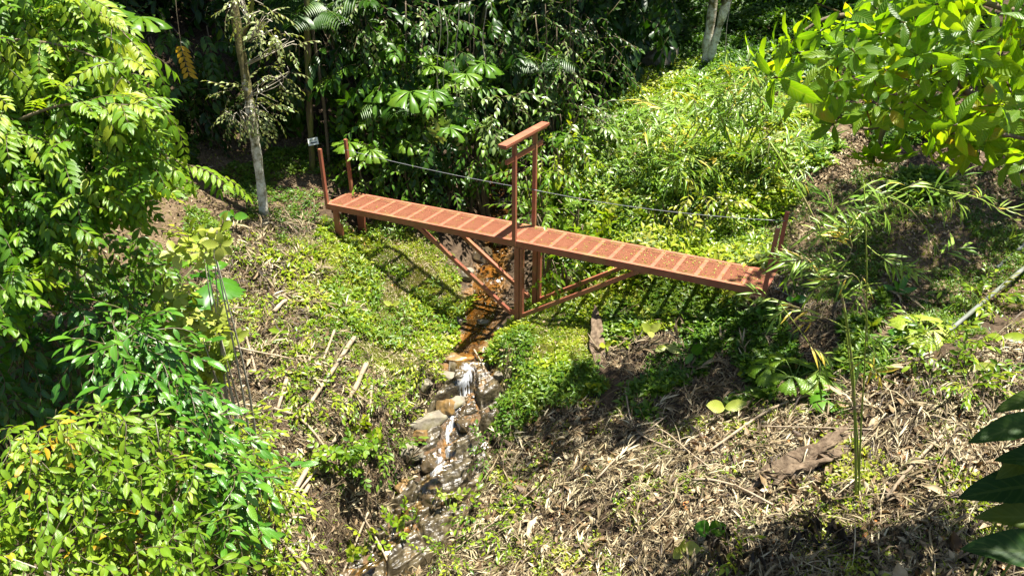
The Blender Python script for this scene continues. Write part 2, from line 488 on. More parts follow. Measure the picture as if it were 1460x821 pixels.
ML = {
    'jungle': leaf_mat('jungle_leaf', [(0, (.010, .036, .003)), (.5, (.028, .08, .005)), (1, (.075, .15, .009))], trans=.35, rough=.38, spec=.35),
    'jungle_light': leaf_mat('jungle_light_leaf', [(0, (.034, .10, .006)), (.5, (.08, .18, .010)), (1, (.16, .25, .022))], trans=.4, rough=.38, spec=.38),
    'silver': leaf_mat('silver_leaf', [(0, (.05, .13, .02)), (.5, (.13, .20, .05)), (1, (.26, .30, .11))], trans=.32, rough=.33),
    'pinnate': leaf_mat('pinnate_leaf', [(0, (.04, .13, .006)), (.45, (.10, .215, .008)), (.8, (.19, .30, .012)), (1.05, (.28, .34, .015))], trans=.48, rough=.36, veins=.2, spec=.38),
    'shrub': leaf_mat('shrub_leaf', [(0, (.06, .15, .008)), (.45, (.14, .25, .012)), (.85, (.22, .32, .02)), (.98, (.34, .34, .02)), (1.3, (.45, .28, .02))], trans=.48, rough=.36, veins=.2, spec=.38),
    'glossy': leaf_mat('glossy_leaf', [(0, (.02, .09, .006)), (.5, (.05, .165, .010)), (1, (.11, .24, .016))], trans=.35, rough=.32, veins=.2),
    'yellow': leaf_mat('yellow_leaf', [(0, (.15, .24, .015)), (.5, (.25, .33, .03)), (1, (.38, .40, .08))], trans=.42, rough=.4, veins=.2),
    'broad': leaf_mat('broad_leaf', [(0, (.045, .13, .007)), (.5, (.10, .21, .010)), (.9, (.18, .28, .014)), (1.1, (.26, .22, .03))], trans=.6, rough=.36, veins=.35, tcol=(2.0, 1.8, .25), spec=.4),
    'dark_broad': leaf_mat('dark_broad_leaf', [(0, (.010, .034, .005)), (.5, (.022, .058, .006)), (1, (.08, .11, .012))], trans=.3, rough=.5, veins=.10, spec=.15),
    'fan': leaf_mat('fan_leaf', [(0, (.03, .13, .010)), (.5, (.065, .19, .014)), (1, (.14, .27, .02))], trans=.45, rough=.36),
    'bamboo': leaf_mat('bamboo_leaf', [(0, (.08, .18, .015)), (.5, (.15, .27, .025)), (.85, (.24, .34, .05)), (1.0, (.32, .36, .07)), (1.12, (.5, .38, .05))], trans=.42, rough=.38),
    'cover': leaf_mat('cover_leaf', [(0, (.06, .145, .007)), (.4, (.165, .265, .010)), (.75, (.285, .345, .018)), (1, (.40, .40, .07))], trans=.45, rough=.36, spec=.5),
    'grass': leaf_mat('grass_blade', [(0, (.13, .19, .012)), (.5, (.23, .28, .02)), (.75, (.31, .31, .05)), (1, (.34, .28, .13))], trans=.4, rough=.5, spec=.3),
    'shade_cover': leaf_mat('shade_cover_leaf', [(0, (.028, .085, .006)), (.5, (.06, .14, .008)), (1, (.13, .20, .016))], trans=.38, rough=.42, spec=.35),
    'dry': leaf_mat('dry_leaf', [(0, (.03, .017, .009)), (.25, (.10, .06, .026)), (.5, (.20, .138, .068)), (.8, (.34, .275, .16)), (.95, (.46, .40, .265)), (1, (.36, .14, .035))], trans=.12, rough=.6, spec=.35, tcol=(1.1, .9, .6)),
    'straw': leaf_mat('straw', [(0, (.025, .016, .009)), (.35, (.12, .085, .042)), (.7, (.25, .20, .108)), (1, (.45, .395, .255))], trans=.08, rough=.6, spec=.35, tcol=(1.1, .9, .6)),
    'dead': leaf_mat('dead_leaf', [(0, (.010, .008, .005)), (.6, (.028, .021, .012)), (1, (.09, .07, .02))], trans=.15, rough=.6, spec=.3, tcol=(1.2, .9, .4)),
    'gold': leaf_mat('golden_leaf', [(0, (.42, .26, .02)), (1, (.62, .40, .03))], trans=.4, rough=.5),
}
M_RED = noise_mat('red_painted_steel', [(0, (.17, .052, .022)), (.45, (.265, .083, .047)), (.7, (.305, .103, .062)), (1, (.345, .145, .095))], scale=5, rough=.48, bump=.06, spec=.45,
                  scale2=2.2, stops2=[(0, (.13, .05, .018)), (1, (.36, .19, .09))], th=(.5, .66))
M_MESH = noise_mat('dusty_rusted_mesh', [(0, (.28, .09, .042)), (.5, (.39, .15, .08)), (1, (.43, .22, .115))], scale=4, rough=.6, bump=.05, spec=.35, scale2=1.3, stops2=[(0, (.30, .19, .05)), (1, (.44, .29, .10))], th=(.54, .7))
M_CABLE = noise_mat('steel_cable_metal', [(0, (.10, .105, .11)), (1, (.22, .23, .25))], scale=30, rough=.35, bump=0, spec=.7)
M_BARK_MOSS = noise_mat('mossy_bark', [(0, (.035, .022, .012)), (.5, (.085, .06, .03)), (1, (.19, .15, .09))], scale=9, rough=.9, bump=.8, stretch=(1, 1, .35), scale2=3.2,
                        stops2=[(0, (.05, .055, .012)), (.5, (.12, .13, .025)), (1, (.2, .19, .05))], th=(.42, .56))
M_BARK_PALE = noise_mat('pale_bark', [(0, (.06, .045, .025)), (.36, (.26, .23, .16)), (.55, (.50, .47, .39)), (1, (.66, .63, .55))], scale=9, rough=.85, bump=.7, stretch=(1, 1, .6),
                        scale2=2.4, stops2=[(0, (.045, .05, .015)), (1, (.12, .11, .045))], th=(.5, .56))
M_TWIG = noise_mat('twig_bark', [(0, (.05, .035, .02)), (.5, (.13, .10, .06)), (1, (.25, .21, .14))], scale=14, rough=.85, bump=.4)
M_GREYTWIG = noise_mat('grey_twig_bark', [(0, (.16, .14, .10)), (.5, (.32, .29, .22)), (1, (.5, .46, .38))], scale=14, rough=.85, bump=.4)
M_STICK = noise_mat('dry_wood', [(0, (.07, .045, .028)), (.4, (.22, .165, .105)), (1, (.42, .36, .26))], scale=7, rough=.85, bump=.5, stretch=(1, 1, 1))
M_LOG = noise_mat('rotten_wood', [(0, (.015, .009, .005)), (.4, (.07, .047, .028)), (.65, (.15, .11, .07)), (1, (.24, .19, .13))], scale=11, rough=.95, bump=1.0)
M_STEMG = noise_mat('green_stem', [(0, (.05, .10, .015)), (1, (.13, .19, .03))], scale=6, rough=.5, bump=0)
M_BAMBOO = noise_mat('bamboo_culm', [(0, (.08, .13, .015)), (.6, (.22, .29, .04)), (1, (.36, .36, .09))], scale=3, rough=.4, bump=.1, scale2=3., stops2=[(0, (.05, .04, .02)), (1, (.32, .25, .14))], th=(.52, .6))
M_POLE = noise_mat('weathered_bamboo', [(0, (.05, .055, .045)), (.5, (.12, .128, .11)), (1, (.21, .215, .19))], scale=8, rough=.6, bump=.2, scale2=3., stops2=[(0, (.05, .065, .025)), (1, (.12, .13, .07))], th=(.5, .66))
M_POLED = noise_mat('dark_pole', [(0, (.03, .035, .03)), (1, (.09, .10, .085))], scale=8, rough=.5, bump=.2)
M_ROCK = noise_mat('stream_rock', [(0, (.035, .03, .022)), (.4, (.115, .098, .068)), (.65, (.20, .18, .13)), (1, (.28, .26, .20))], scale=4.5, rough=.75, bump=.8, spec=.4, scale2=2.6,
                   stops2=[(0, (.04, .036, .012)), (1, (.13, .11, .04))], th=(.5, .66))
M_ROCKO = noise_mat('iron_stained_rock', [(0, (.03, .02, .009)), (.4, (.10, .065, .028)), (.62, (.22, .13, .04)), (1, (.25, .20, .12))], scale=4, rough=.4, bump=.7, spec=.5)
M_CLOD = noise_mat('soil_clod', [(0, (.03, .019, .010)), (.5, (.085, .058, .03)), (1, (.17, .13, .075))], scale=6, rough=.95, bump=.5)
M_BED = noise_mat('layered_bedrock', [(0, (.006, .005, .003)), (.38, (.024, .018, .009)), (.55, (.066, .052, .028)), (.8, (.15, .125, .075))], scale=6, rough=.36, bump=1.0, spec=.5, stretch=(1.3, .8, 2), scale2=1.5,
                   stops2=[(0, (.015, .009, .005)), (.45, (.08, .045, .015)), (.7, (.20, .105, .025))], th=(.58, .70))
M_ROCKW = noise_mat('wet_rock', [(0, (.012, .010, .007)), (.45, (.05, .036, .02)), (.75, (.12, .085, .04)), (1, (.19, .155, .095))], scale=5, rough=.25, bump=.8, spec=.6)
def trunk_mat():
    m, t, o = newmat('mottled_bark_sunlit_foot')
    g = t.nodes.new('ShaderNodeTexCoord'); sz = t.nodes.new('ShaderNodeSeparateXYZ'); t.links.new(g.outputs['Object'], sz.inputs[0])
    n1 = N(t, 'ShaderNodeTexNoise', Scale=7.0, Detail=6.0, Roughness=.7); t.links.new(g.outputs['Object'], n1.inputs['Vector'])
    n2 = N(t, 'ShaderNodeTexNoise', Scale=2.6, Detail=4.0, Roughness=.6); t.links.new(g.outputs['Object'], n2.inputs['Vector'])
    pale = ramp(t, n1.outputs[0], [(.28, (.10, .075, .035)), (.42, (.34, .30, .20)), (.55, (.60, .57, .47)), (.75, (.72, .70, .62))])  # pale bark patches, whitened to paint sunlight onto the lower trunk
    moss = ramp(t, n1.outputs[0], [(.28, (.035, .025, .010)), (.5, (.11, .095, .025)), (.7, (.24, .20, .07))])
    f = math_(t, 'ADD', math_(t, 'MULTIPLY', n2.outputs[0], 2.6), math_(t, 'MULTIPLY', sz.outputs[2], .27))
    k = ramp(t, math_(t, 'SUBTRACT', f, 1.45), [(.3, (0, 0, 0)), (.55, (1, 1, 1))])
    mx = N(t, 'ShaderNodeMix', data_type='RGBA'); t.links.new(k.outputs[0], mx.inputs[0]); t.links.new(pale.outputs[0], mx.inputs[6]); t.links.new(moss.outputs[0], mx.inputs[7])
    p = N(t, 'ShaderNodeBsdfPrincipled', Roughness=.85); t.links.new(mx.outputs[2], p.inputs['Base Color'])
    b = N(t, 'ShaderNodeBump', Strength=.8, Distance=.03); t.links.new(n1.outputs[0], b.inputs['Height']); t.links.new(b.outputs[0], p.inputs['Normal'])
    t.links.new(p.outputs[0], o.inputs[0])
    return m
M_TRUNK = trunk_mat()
M_WHITE = noise_mat('white_sign_board', [(0, (.62, .65, .58)), (1, (.78, .8, .74))], scale=4, rough=.5, bump=0)
M_BLACK = noise_mat('black_sign_paint', [(0, (.012, .012, .012)), (1, (.03, .03, .03))], scale=4, rough=.5, bump=0)
M_GREYP = noise_mat('faded_sign_paint', [(0, (.15, .19, .10)), (1, (.22, .25, .15))], scale=4, rough=.5, bump=0)

# ground: soil whose kind is carried by the sheet itself (x: green soil, y: wet orange bed, z: bare clay)
def ground_mat():
    m, t, o = newmat('forest_soil')
    a = N(t, 'ShaderNodeAttribute', attribute_name='leaf')
    sx = t.nodes.new('ShaderNodeSeparateXYZ'); t.links.new(a.outputs['Vector'], sx.inputs[0])
    g = t.nodes.new('ShaderNodeNewGeometry')
    n1 = N(t, 'ShaderNodeTexNoise', Scale=3.5, Detail=8.0, Roughness=.7); t.links.new(g.outputs['Position'], n1.inputs['Vector'])
    n2 = N(t, 'ShaderNodeTexVoronoi', Scale=16.0); t.links.new(g.outputs['Position'], n2.inputs['Vector'])
    soil = ramp(t, n1.outputs[0], [(.25, (.018, .011, .006)), (.5, (.055, .036, .02)), (.75, (.12, .085, .053))])
    green = ramp(t, n1.outputs[0], [(.25, (.025, .03, .007)), (.5, (.07, .075, .016)), (.75, (.15, .13, .045))])
    wet = ramp(t, n1.outputs[0], [(.28, (.018, .012, .006)), (.45, (.06, .036, .014)), (.6, (.17, .08, .016)), (.75, (.24, .145, .04))])
    clay = ramp(t, n1.outputs[0], [(.25, (.04, .027, .012)), (.5, (.095, .065, .034)), (.75, (.19, .145, .085))])
    c = soil.outputs[0]
    for w, r in ((sx.outputs[0], green), (sx.outputs[2], clay), (sx.outputs[1], wet)):
        mx = N(t, 'ShaderNodeMix', data_type='RGBA'); t.links.new(w, mx.inputs[0]); t.links.new(c, mx.inputs[6]); t.links.new(r.outputs[0], mx.inputs[7]); c = mx.outputs[2]
    p = N(t, 'ShaderNodeBsdfPrincipled', Roughness=.9); p.inputs['Specular IOR Level'].default_value = .25
    t.links.new(c, p.inputs['Base Color'])
    t.links.new(math_(t, 'SUBTRACT', .92, math_(t, 'MULTIPLY', sx.outputs[1], .6)), p.inputs['Roughness'])
    b = N(t, 'ShaderNodeBump', Strength=.9, Distance=.06)
    t.links.new(math_(t, 'ADD', n1.outputs[0], math_(t, 'MULTIPLY', n2.outputs['Distance'], .5)), b.inputs['Height']); t.links.new(b.outputs[0], p.inputs['Normal'])
    t.links.new(p.outputs[0], o.inputs[0])
    return m
M_GROUND = ground_mat()
def water_mat():
    m, t, o = newmat('shallow_water')
    a = N(t, 'ShaderNodeAttribute', attribute_name='leaf')
    sx = t.nodes.new('ShaderNodeSeparateXYZ'); t.links.new(a.outputs['Vector'], sx.inputs[0])
    g = t.nodes.new('ShaderNodeNewGeometry')
    cx = t.nodes.new('ShaderNodeCombineXYZ'); t.links.new(math_(t, 'MULTIPLY', sx.outputs[0], 34.0), cx.inputs[0]); t.links.new(math_(t, 'MULTIPLY', sx.outputs[1], 5.0), cx.inputs[1])
    n1 = N(t, 'ShaderNodeTexNoise', Scale=1.0, Detail=6.0, Roughness=.75); t.links.new(cx.outputs[0], n1.inputs['Vector'])
    gl = N(t, 'ShaderNodeBsdfGlossy', Roughness=.08)
    tp = N(t, 'ShaderNodeBsdfTransparent'); tp.inputs[0].default_value = (.86, .74, .5, 1)
    fr = N(t, 'ShaderNodeFresnel', IOR=1.33)
    b = N(t, 'ShaderNodeBump', Strength=.3, Distance=.02); t.links.new(n1.outputs[0], b.inputs['Height'])
    t.links.new(b.outputs[0], gl.inputs['Normal']); t.links.new(b.outputs[0], fr.inputs['Normal'])
    m1 = N(t, 'ShaderNodeMixShader'); t.links.new(math_(t, 'ADD', fr.outputs[0], .05), m1.inputs[0]); t.links.new(tp.outputs[0], m1.inputs[1]); t.links.new(gl.outputs[0], m1.inputs[2])
    foam = N(t, 'ShaderNodeBsdfDiffuse'); foam.inputs[0].default_value = (.8, .82, .84, 1)
    f = ramp(t, math_(t, 'ADD', n1.outputs[0], math_(t, 'MULTIPLY', sx.outputs[2], .30)), [(.64, (0, 0, 0)), (.90, (.85, .85, .85))])
    m2 = N(t, 'ShaderNodeMixShader'); t.links.new(math_(t, 'MULTIPLY', f.outputs[0], math_(t, 'MINIMUM', math_(t, 'MULTIPLY', sx.outputs[2], 1.3), .8)), m2.inputs[0]); t.links.new(m1.outputs[0], m2.inputs[1]); t.links.new(foam.outputs[0], m2.inputs[2])
    t.links.new(m2.outputs[0], o.inputs[0])
    return m
M_WATER = water_mat()

# ------------------------------------------------------------------ object helpers
def tag(o, label=None, cat=None, group=None, kind=None):
    if label: o['label'] = label
    if cat: o['category'] = cat
    if group: o['group'] = group
    if kind: o['kind'] = kind
    return o
def thing(name, loc, label, cat, group=None):
    o = bpy.data.objects.new(name, None)
    o.empty_display_size = .2
    COL.objects.link(o)
    o.location = [float(v) for v in loc]
    return tag(o, label, cat, group)

# ------------------------------------------------------------------ ground sheet
Z_GRASS = [(425, 335), (470, 315), (520, 322), (600, 325), (650, 372), (662, 420), (640, 470), (622, 520), (570, 575), (520, 535), (470, 480), (430, 420)]
Z_LOW = [(700, 560), (712, 470), (735, 452), (800, 395), (900, 400), (1060, 415), (960, 470), (880, 470), (850, 540), (790, 580), (730, 625)]
Z_RIGHT = [(770, 415), (770, 340), (760, 280), (800, 215), (850, 150), (900, 110), (1000, 95), (1140, 130), (1175, 215), (1130, 300), (1130, 345), (1080, 380), (1060, 415), (900, 405)]
Z_PATH = [(1090, 405), (1120, 330), (1120, 260), (1200, 262), (1280, 270), (1470, 240), (1470, 440), (1340, 475), (1180, 470), (1120, 430)]
Z_BARE = [(1130, 215), (1200, 185), (1290, 200), (1300, 290), (1200, 270), (1140, 265)]
Z_LEFTSOIL = [(60, 440), (90, 250), (210, 180), (330, 170), (460, 190), (480, 275), (430, 320), (340, 345)]
Z_SHADE = [(860, 470), (960, 455), (1060, 415), (1180, 430), (1290, 430), (1250, 530), (1130, 560), (980, 600), (880, 560)]
Z_LITTER = [(700, 560), (770, 590), (880, 560), (980, 600), (1130, 560), (1260, 520), (1460, 470), (1500, 900), (500, 900), (620, 780), (660, 700)]
Z_LEFTLIT = [(270, 420), (330, 320), (430, 320), (480, 470), (560, 555), (610, 560), (585, 720), (540, 860), (290, 860), (290, 560)]
Z_UPRIGHT = [(1170, 140), (1240, 60), (1500, 60), (1500, 300), (1280, 300), (1300, 200)]
Z_FARSHADE = [(850, 140), (880, -60), (1250, -60), (1200, 110), (1090, 140), (1000, 100)]
def lin(a, b, s): return np.arange(a, b, s)
gx = np.concatenate([-16-np.cumsum(np.linspace(.3, 6, 22))[::-1], lin(-16, -9, .16), lin(-9, 9, .075), lin(9, 16.01, .16), 16.2+np.cumsum(np.linspace(.3, 6, 22))])
gy = np.concatenate([-1-np.cumsum(np.linspace(.3, 6, 16))[::-1], lin(-1, 5, .2), lin(5, 17, .075), lin(17, 34, .16), 34.2+np.cumsum(np.linspace(.3, 6, 24))])
X, Y = np.meshgrid(gx, gy, indexing='ij')
Zg = height_raw(X, Y)
Zg = np.where((np.abs(X) > 24) | (Y > 44), Zg+.15*np.maximum(np.abs(X)-24, 0)+.15*np.maximum(Y-44, 0), Zg)
P = np.stack([X, Y, Zg], -1).reshape(-1, 3)
ppx, ppy = proj(P)
jx = ppx+12*fbm(P[:, 0]*2, P[:, 1]*2, 3); jy = ppy+12*fbm(P[:, 0]*2+40, P[:, 1]*2, 3)
front = P[:, 1] > 2
wg = (inpoly(jx, jy, Z_GRASS) | inpoly(jx, jy, Z_RIGHT) | inpoly(jx, jy, Z_LOW)) & front
wc = (inpoly(jx, jy, Z_PATH) | inpoly(jx, jy, Z_BARE) | inpoly(jx, jy, Z_LEFTSOIL)) & front
sd, _, _ = stream_at(P[:, 0], P[:, 1])
ww = 1-sstep(.30, .6, sd+.12*fbm(P[:, 0]*3, P[:, 1]*3, 2))
mb = MB()
nx, ny = X.shape
i, j = np.meshgrid(np.arange(nx-1), np.arange(ny-1), indexing='ij')
Qg = np.stack([i*ny+j, (i+1)*ny+j, (i+1)*ny+j+1, i*ny+j+1], -1).reshape(-1, 4)
mb.add(P, Qg, A=np.stack([wg*1., ww, wc*.85], -1))
tag(mb.build('ground', M_GROUND), kind='structure')

# the cascade's layered bedrock, and the stream water: a sheet that follows bed and ledges
cl = bez(SP3, 260)
tn = unit(np.gradient(cl[:, :2], axis=0)); sidev = np.stack([tn[:, 1], -tn[:, 0]], -1)
steep = np.clip(-np.gradient(cl[:, 2])/(np.linalg.norm(np.gradient(cl[:, :2], axis=0), axis=1)+1e-6), 0, 2)
dist_ = np.r_[0, np.cumsum(np.linalg.norm(np.diff(cl, axis=0), axis=1))]
CI = np.where((cl[:, 1] < 12.25) & (cl[:, 1] > 7.4))[0]; S0, S1 = dist_[CI[0]], dist_[CI[-1]]
def ledge(x, y, u):
    """height of the rock ledges over the stream's mean bed: tilted beds that break off in steps"""
    c = (.42*x-.90*y)+.10*fbm(x*.8+3, y*.8, 3)
    h = 0
    for st, am, ph in ((.47, .16, .0), (.145, .045, .37)):
        q = c/st+ph; f = q-np.floor(q)
        h = h+am*np.where(f < .84, f/.84, (1-f)/.16)
    bx = (.9*x+.42*y)/.85+.12*vnoise(x*2, y*2); by = c/.36+.12*vnoise(x*3+9, y*3)
    f1, f2, idn = worley(bx, by)
    h = .55*h+.17*idn-.13*sstep(.15, .0, f2-f1)+.05*sstep(.5, .0, f1)
    fade = sstep(1.0, .7, np.abs(u))
    return (h+.02+.03*fbm(x*9, y*9, 5)+.05*np.abs(u)**2)*fade*.9-.04*(1-fade)
na, nb = 400, 130
sa = np.linspace(S0, S1, na); ub = np.linspace(-1, 1, nb)
ctr = np.stack([np.interp(sa, dist_, cl[:, k]) for k in range(3)], -1); sdv = np.stack([np.interp(sa, dist_, sidev[:, k]) for k in range(2)], -1)
hb = (bed_w(ctr[:, 1])+.16)*(1+.18*vnoise(sa*2.1, sa*0))
VB = np.zeros((na, nb, 3)); VB[:, :, :2] = ctr[:, None, :2]+sdv[:, None]*(ub[None]*hb[:, None])[..., None]
VB[:, :, 2] = ctr[:, None, 2]+ledge(VB[:, :, 0], VB[:, :, 1], np.broadcast_to(ub[None], (na, nb)))*sstep(S0, S0+.5, sa)[:, None]*sstep(S1, S1-.5, sa)[:, None]
i, j = np.meshgrid(np.arange(na-1), np.arange(nb-1), indexing='ij')
mb = MB(); mb.add(VB.reshape(-1, 3), np.stack([i*nb+j, i*nb+j+1, (i+1)*nb+j+1, (i+1)*nb+j], -1).reshape(-1, 4))
tag(mb.build('bedrock', M_BED, base=ctr[na//2]), 'layered bedrock the cascade runs down, its ledges tan, orange and wet brown', 'rock')
mb = MB()
nw = 21
acr = np.linspace(-1, 1, nw)
hw = .25+.08*vnoise(np.linspace(0, 30, 260), np.zeros(260))
casc = sstep(S0+.2, S0+.8, dist_)*sstep(S1+.6, S1-.2, dist_)
shift = .16*casc
VW = np.zeros((260, nw, 3)); AW = np.zeros((260, nw, 3))
across = acr[None]*hw[:, None]*(1-.15*casc[:, None])+shift[:, None]
VW[:, :, :2] = cl[:, None, :2]+sidev[:, None, :]*across[..., None]
uu = across/((bed_w(cl[:, 1])+.22)[:, None])
lg = ledge(VW[:, :, 0], VW[:, :, 1], uu)*(sstep(S0, S0+.5, dist_)*sstep(S1, S1-.5, dist_))[:, None]
VW[:, :, 2] = cl[:, None, 2]+.014-.025*np.abs(acr)[None]**2+.015*fbm(VW[:, :, 0]*9, VW[:, :, 1]*9, 3)+np.where(((dist_ > S0) & (dist_ < S1))[:, None], lg+.004, 0)
AW[:, :, 0] = across; AW[:, :, 1] = dist_[:, None]
AW[:, :, 2] = sstep(.22, .42, steep)[:, None]*np.clip(1.1-np.abs(acr-.1)[None]*1.1, 0, 1)
i, j = np.meshgrid(np.arange(259), np.arange(nw-1), indexing='ij')
mb.add(VW.reshape(-1, 3), np.stack([i*nw+j, i*nw+j+1, (i+1)*nw+j+1, (i+1)*nw+j], -1).reshape(-1, 4), A=AW.reshape(-1, 3))
tag(mb.build('stream_water', M_WATER), kind='structure')

# ------------------------------------------------------------------ the footbridge
A_ = np.array([-4.03, 15.0, 0]); B_ = np.array([4.36, 11.14, 0])
BL = np.linalg.norm(B_-A_); BU = (B_-A_)/BL; BN = np.array([.500, .866, 0]); BWD = .76
UP = np.array([0, 0, 1.])
def bp(t, w=0., z=0.): return A_+(B_-A_)*t+BN*w+UP*z
TG = .487
bridge = thing('footbridge', bp(TG, 0, -1.72), 'red-brown painted steel footbridge with a tall gate frame at mid-span, crossing the stream', 'footbridge')
def side_beam(w):
    m = MB()
    m.beam(bp(-.004, w, -.008), bp(1.004, w, -.008), .07, .016)
    m.beam(bp(-.004, w, -.128), bp(1.004, w, -.128), .07, .016)
    s = 1 if w > .3 else -1
    m.beam(bp(-.004, w+s*.026, -.068), bp(1.004, w+s*.026, -.068), .014, .104)
    return m.build('side_beam', M_RED, bridge, smooth=False)
side_beam(0); side_beam(BWD)
NP_ = 23
ts = [k/NP_ for k in range(NP_+1)]
bar0 = None
for k, t in enumerate(ts):
    if bar0 is None:
        m = MB(); m.beam(bp(t, .036, -.022), bp(t, BWD-.036, -.022), .074, .036); bar0 = m.build('cross_bar', M_RED, bridge, smooth=False); first_t = t
    else:
        o = bar0.copy(); COL.objects.link(o); o.parent = bridge; o.location = Vector((B_-A_)*(t-first_t))
# expanded metal panel: strands laid diagonally both ways
m = MB()
pw = BL/NP_-.062; ph = BWD-.075
c0 = bp(.5/NP_, BWD/2, -.012)
sk = .5
for fam in (1, -1):
    for q in np.arange(-(pw+ph*sk), pw+ph*sk, .022):
        # line x = q + fam*sk*y within the panel
        ys = np.linspace(-ph/2, ph/2, 41); xs = q+fam*sk*ys
        ok = np.abs(xs) <= pw/2
        if ok.sum() < 2: continue
        y0, y1 = ys[ok][0], ys[ok][-1]
        a = c0+BU*(q+fam*sk*y0)+BN*y0+UP*(.0015*fam); b = c0+BU*(q+fam*sk*y1)+BN*y1+UP*(.0015*fam)
        m.beam(a, b, .003, .013)
pan0 = m.build('mesh_panel', M_MESH, bridge, smooth=False)
for k in range(1, NP_):
    o = pan0.copy(); COL.objects.link(o); o.parent = bridge; o.location = Vector((B_-A_)*(k/NP_))
def post(a, b, w, name, parent=bridge):
    m = MB(); m.beam(a, b, w, w, up=BU); return m.build(name, M_RED, parent, smooth=False)
lean = np.array([-.10, 0.03, 0])
post(bp(.0, -.005, -.10), bp(.0, -.005, 1.22)+BU*-.01, .065, 'handrail_post')
post(bp(.004, BWD+.005, -.10), bp(.004, BWD+.005, 1.22)+BU*-.02, .065, 'handrail_post')
post(bp(1.0, -.035, -.16), bp(1.0, -.035, 1.16)+BU*.03, .075, 'handrail_post')
post(bp(1.0, BWD+.02, -.10), bp(1.0, BWD+.02, 1.16)+BU*.01, .07, 'handrail_post')
gate = post(bp(TG, -.02, -.10), bp(TG, -.02, 1.93), .075, 'gate_post')
post(bp(TG, BWD+.02, -.10), bp(TG, BWD+.02, 1.93), .075, 'gate_post')
m = MB()
m.beam(bp(TG, -.42, 1.975), bp(TG, BWD+.40, 1.975), .12, .04, up=UP)
m.beam(bp(TG, -.46, 2.020), bp(TG, BWD+.44, 2.020), .17, .048, up=UP)
m.build('lintel', M_RED, bridge, smooth=False)
m = MB(); m.beam(bp(TG, -.33, 1.68)+BU*.002, bp(TG, BWD+.30, 1.68)+BU*.002, .05, .085, up=UP); m.build('tie_beam', M_RED, bridge, smooth=False)
ZB = -1.70
def support(w, name='support_post'):
    m = MB()
    m.beam(bp(TG+.006, w, -.14), bp(TG+.006, w, ZB-.12), .085, .10, up=BU)
    m.beam(bp(TG+.017, w, -.14), bp(TG+.017, w, ZB-.10), .10, .06, up=BU)
    return m.build(name, M_RED, bridge, smooth=False)
support(.0); support(BWD)
def brace(t, w):
    m = MB(); m.beam(bp(TG+(.018 if t > TG else -.008), w, ZB+.02), bp(t, w, -.13), .075, .075); m.build('brace', M_RED, bridge, smooth=False)
    m2 = None
for w in (.0, BWD):
    brace(.250, w); brace(.760, w)
for (t, w, z0) in ((.022, .0, -1.0), (.02, BWD, -.75)):
    m = MB(); p = bp(t, w)
    zb = min(gh(p[0], p[1])-.1, z0)
    m.beam(bp(t, w, -.137), bp(t, w, zb), .13, .05, up=BN); m.beam(bp(t+.012, w-.02, -.45), bp(t+.012, w-.02, zb), .08, .05, up=BN)
    m.build('leg', M_RED, bridge, smooth=False)
for t_ in (.250, .760, TG):
    m = MB(); q_ = bp(t_, -.012, -.115 if t_ != TG else ZB+.06)
    m.box(q_, (BU, BN, UP), (.22, .012, .13)); 
    for e in (-.08, .08): m.tube(np.array([q_+BU*e-BN*.022, q_+BU*e]), .016, 6)
    m.build('gusset_plate', M_RED, bridge, smooth=False)
# handrail cable: left far post - gate far post - right far post
pts = []
for a, b, sag in ((bp(.004, BWD-.03, 1.0)+BU*-.02, bp(TG, BWD-.025, .80), .05), (bp(TG, BWD-.025, .80), bp(1.0, BWD-.02, 1.0)+BU*.01, .10)):
    for s in np.linspace(0, 1, 14): pts.append(a+(b-a)*s-UP*sag*4*s*(1-s))
m = MB(); m.tube(np.array(pts), .0058, 5)
tag(m.build('handrail_cable', M_CABLE, base=pts[0]), 'thin grey cable strung along the far side of the red footbridge', 'cable')

# ------------------------------------------------------------------ rocks in and beside the stream
def rock_mesh(seed, sub=14, dims=(1, 1, 1), rough=.10, cuts=15):
    r = np.random.default_rng(seed)
    V = []; Q = []
    lin_ = np.linspace(-1, 1, sub)
    for ax in range(3):
        for s in (-1, 1):
            b = sum(len(v) for v in V)
            a, c = np.meshgrid(np.tan(lin_*math.pi/4), np.tan(lin_*math.pi/4), indexing='ij')
            p = np.zeros((sub, sub, 3)); p[..., ax] = s; p[..., (ax+1) % 3] = a*s; p[..., (ax+2) % 3] = c
            V.append(unit(p.reshape(-1, 3)))
            ii, jj = np.meshgrid(np.arange(sub-1), np.arange(sub-1), indexing='ij')
            Q.append((np.stack([ii*sub+jj, (ii+1)*sub+jj, (ii+1)*sub+jj+1, ii*sub+jj+1], -1)+b).reshape(-1, 4))
    V = np.vstack(V); Q = np.vstack(Q)
    for k in range(cuts):
        n = unit(r.normal(0, 1, 3)); d = r.uniform(.55, .86)
        e = np.maximum(V@n-d, 0); V = V-e[:, None]*n
    ph = r.uniform(0, 20, 3)
    nz = fbm(V[:, 0]*2.6+ph[0]+V[:, 2], V[:, 1]*2.6+ph[1]-V[:, 2]*.7, 4)
    V = V*(1+rough*nz[:, None])
    return V*np.array(dims)/2, Q
def rock(px, py, dims, rot, mat, label, seed, sink=.35, tilt=(0, 0), name='rock', group=None):
    p = gp(px, py)
    V, Q = rock_mesh(seed, 16, dims)
    Rm = np.array((Matrix.Rotation(math.radians(rot), 3, 'Z')@Matrix.Rotation(math.radians(tilt[0]), 3, 'X')@Matrix.Rotation(math.radians(tilt[1]), 3, 'Y')))
    c = p+np.array([0, 0, dims[2]*(.5-sink)])
    mb = MB(); mb.add(V@Rm.T+c, Q)
    return tag(mb.build(name, mat, base=p), label, 'rock', group)
G_R = 'rocks along the stream'
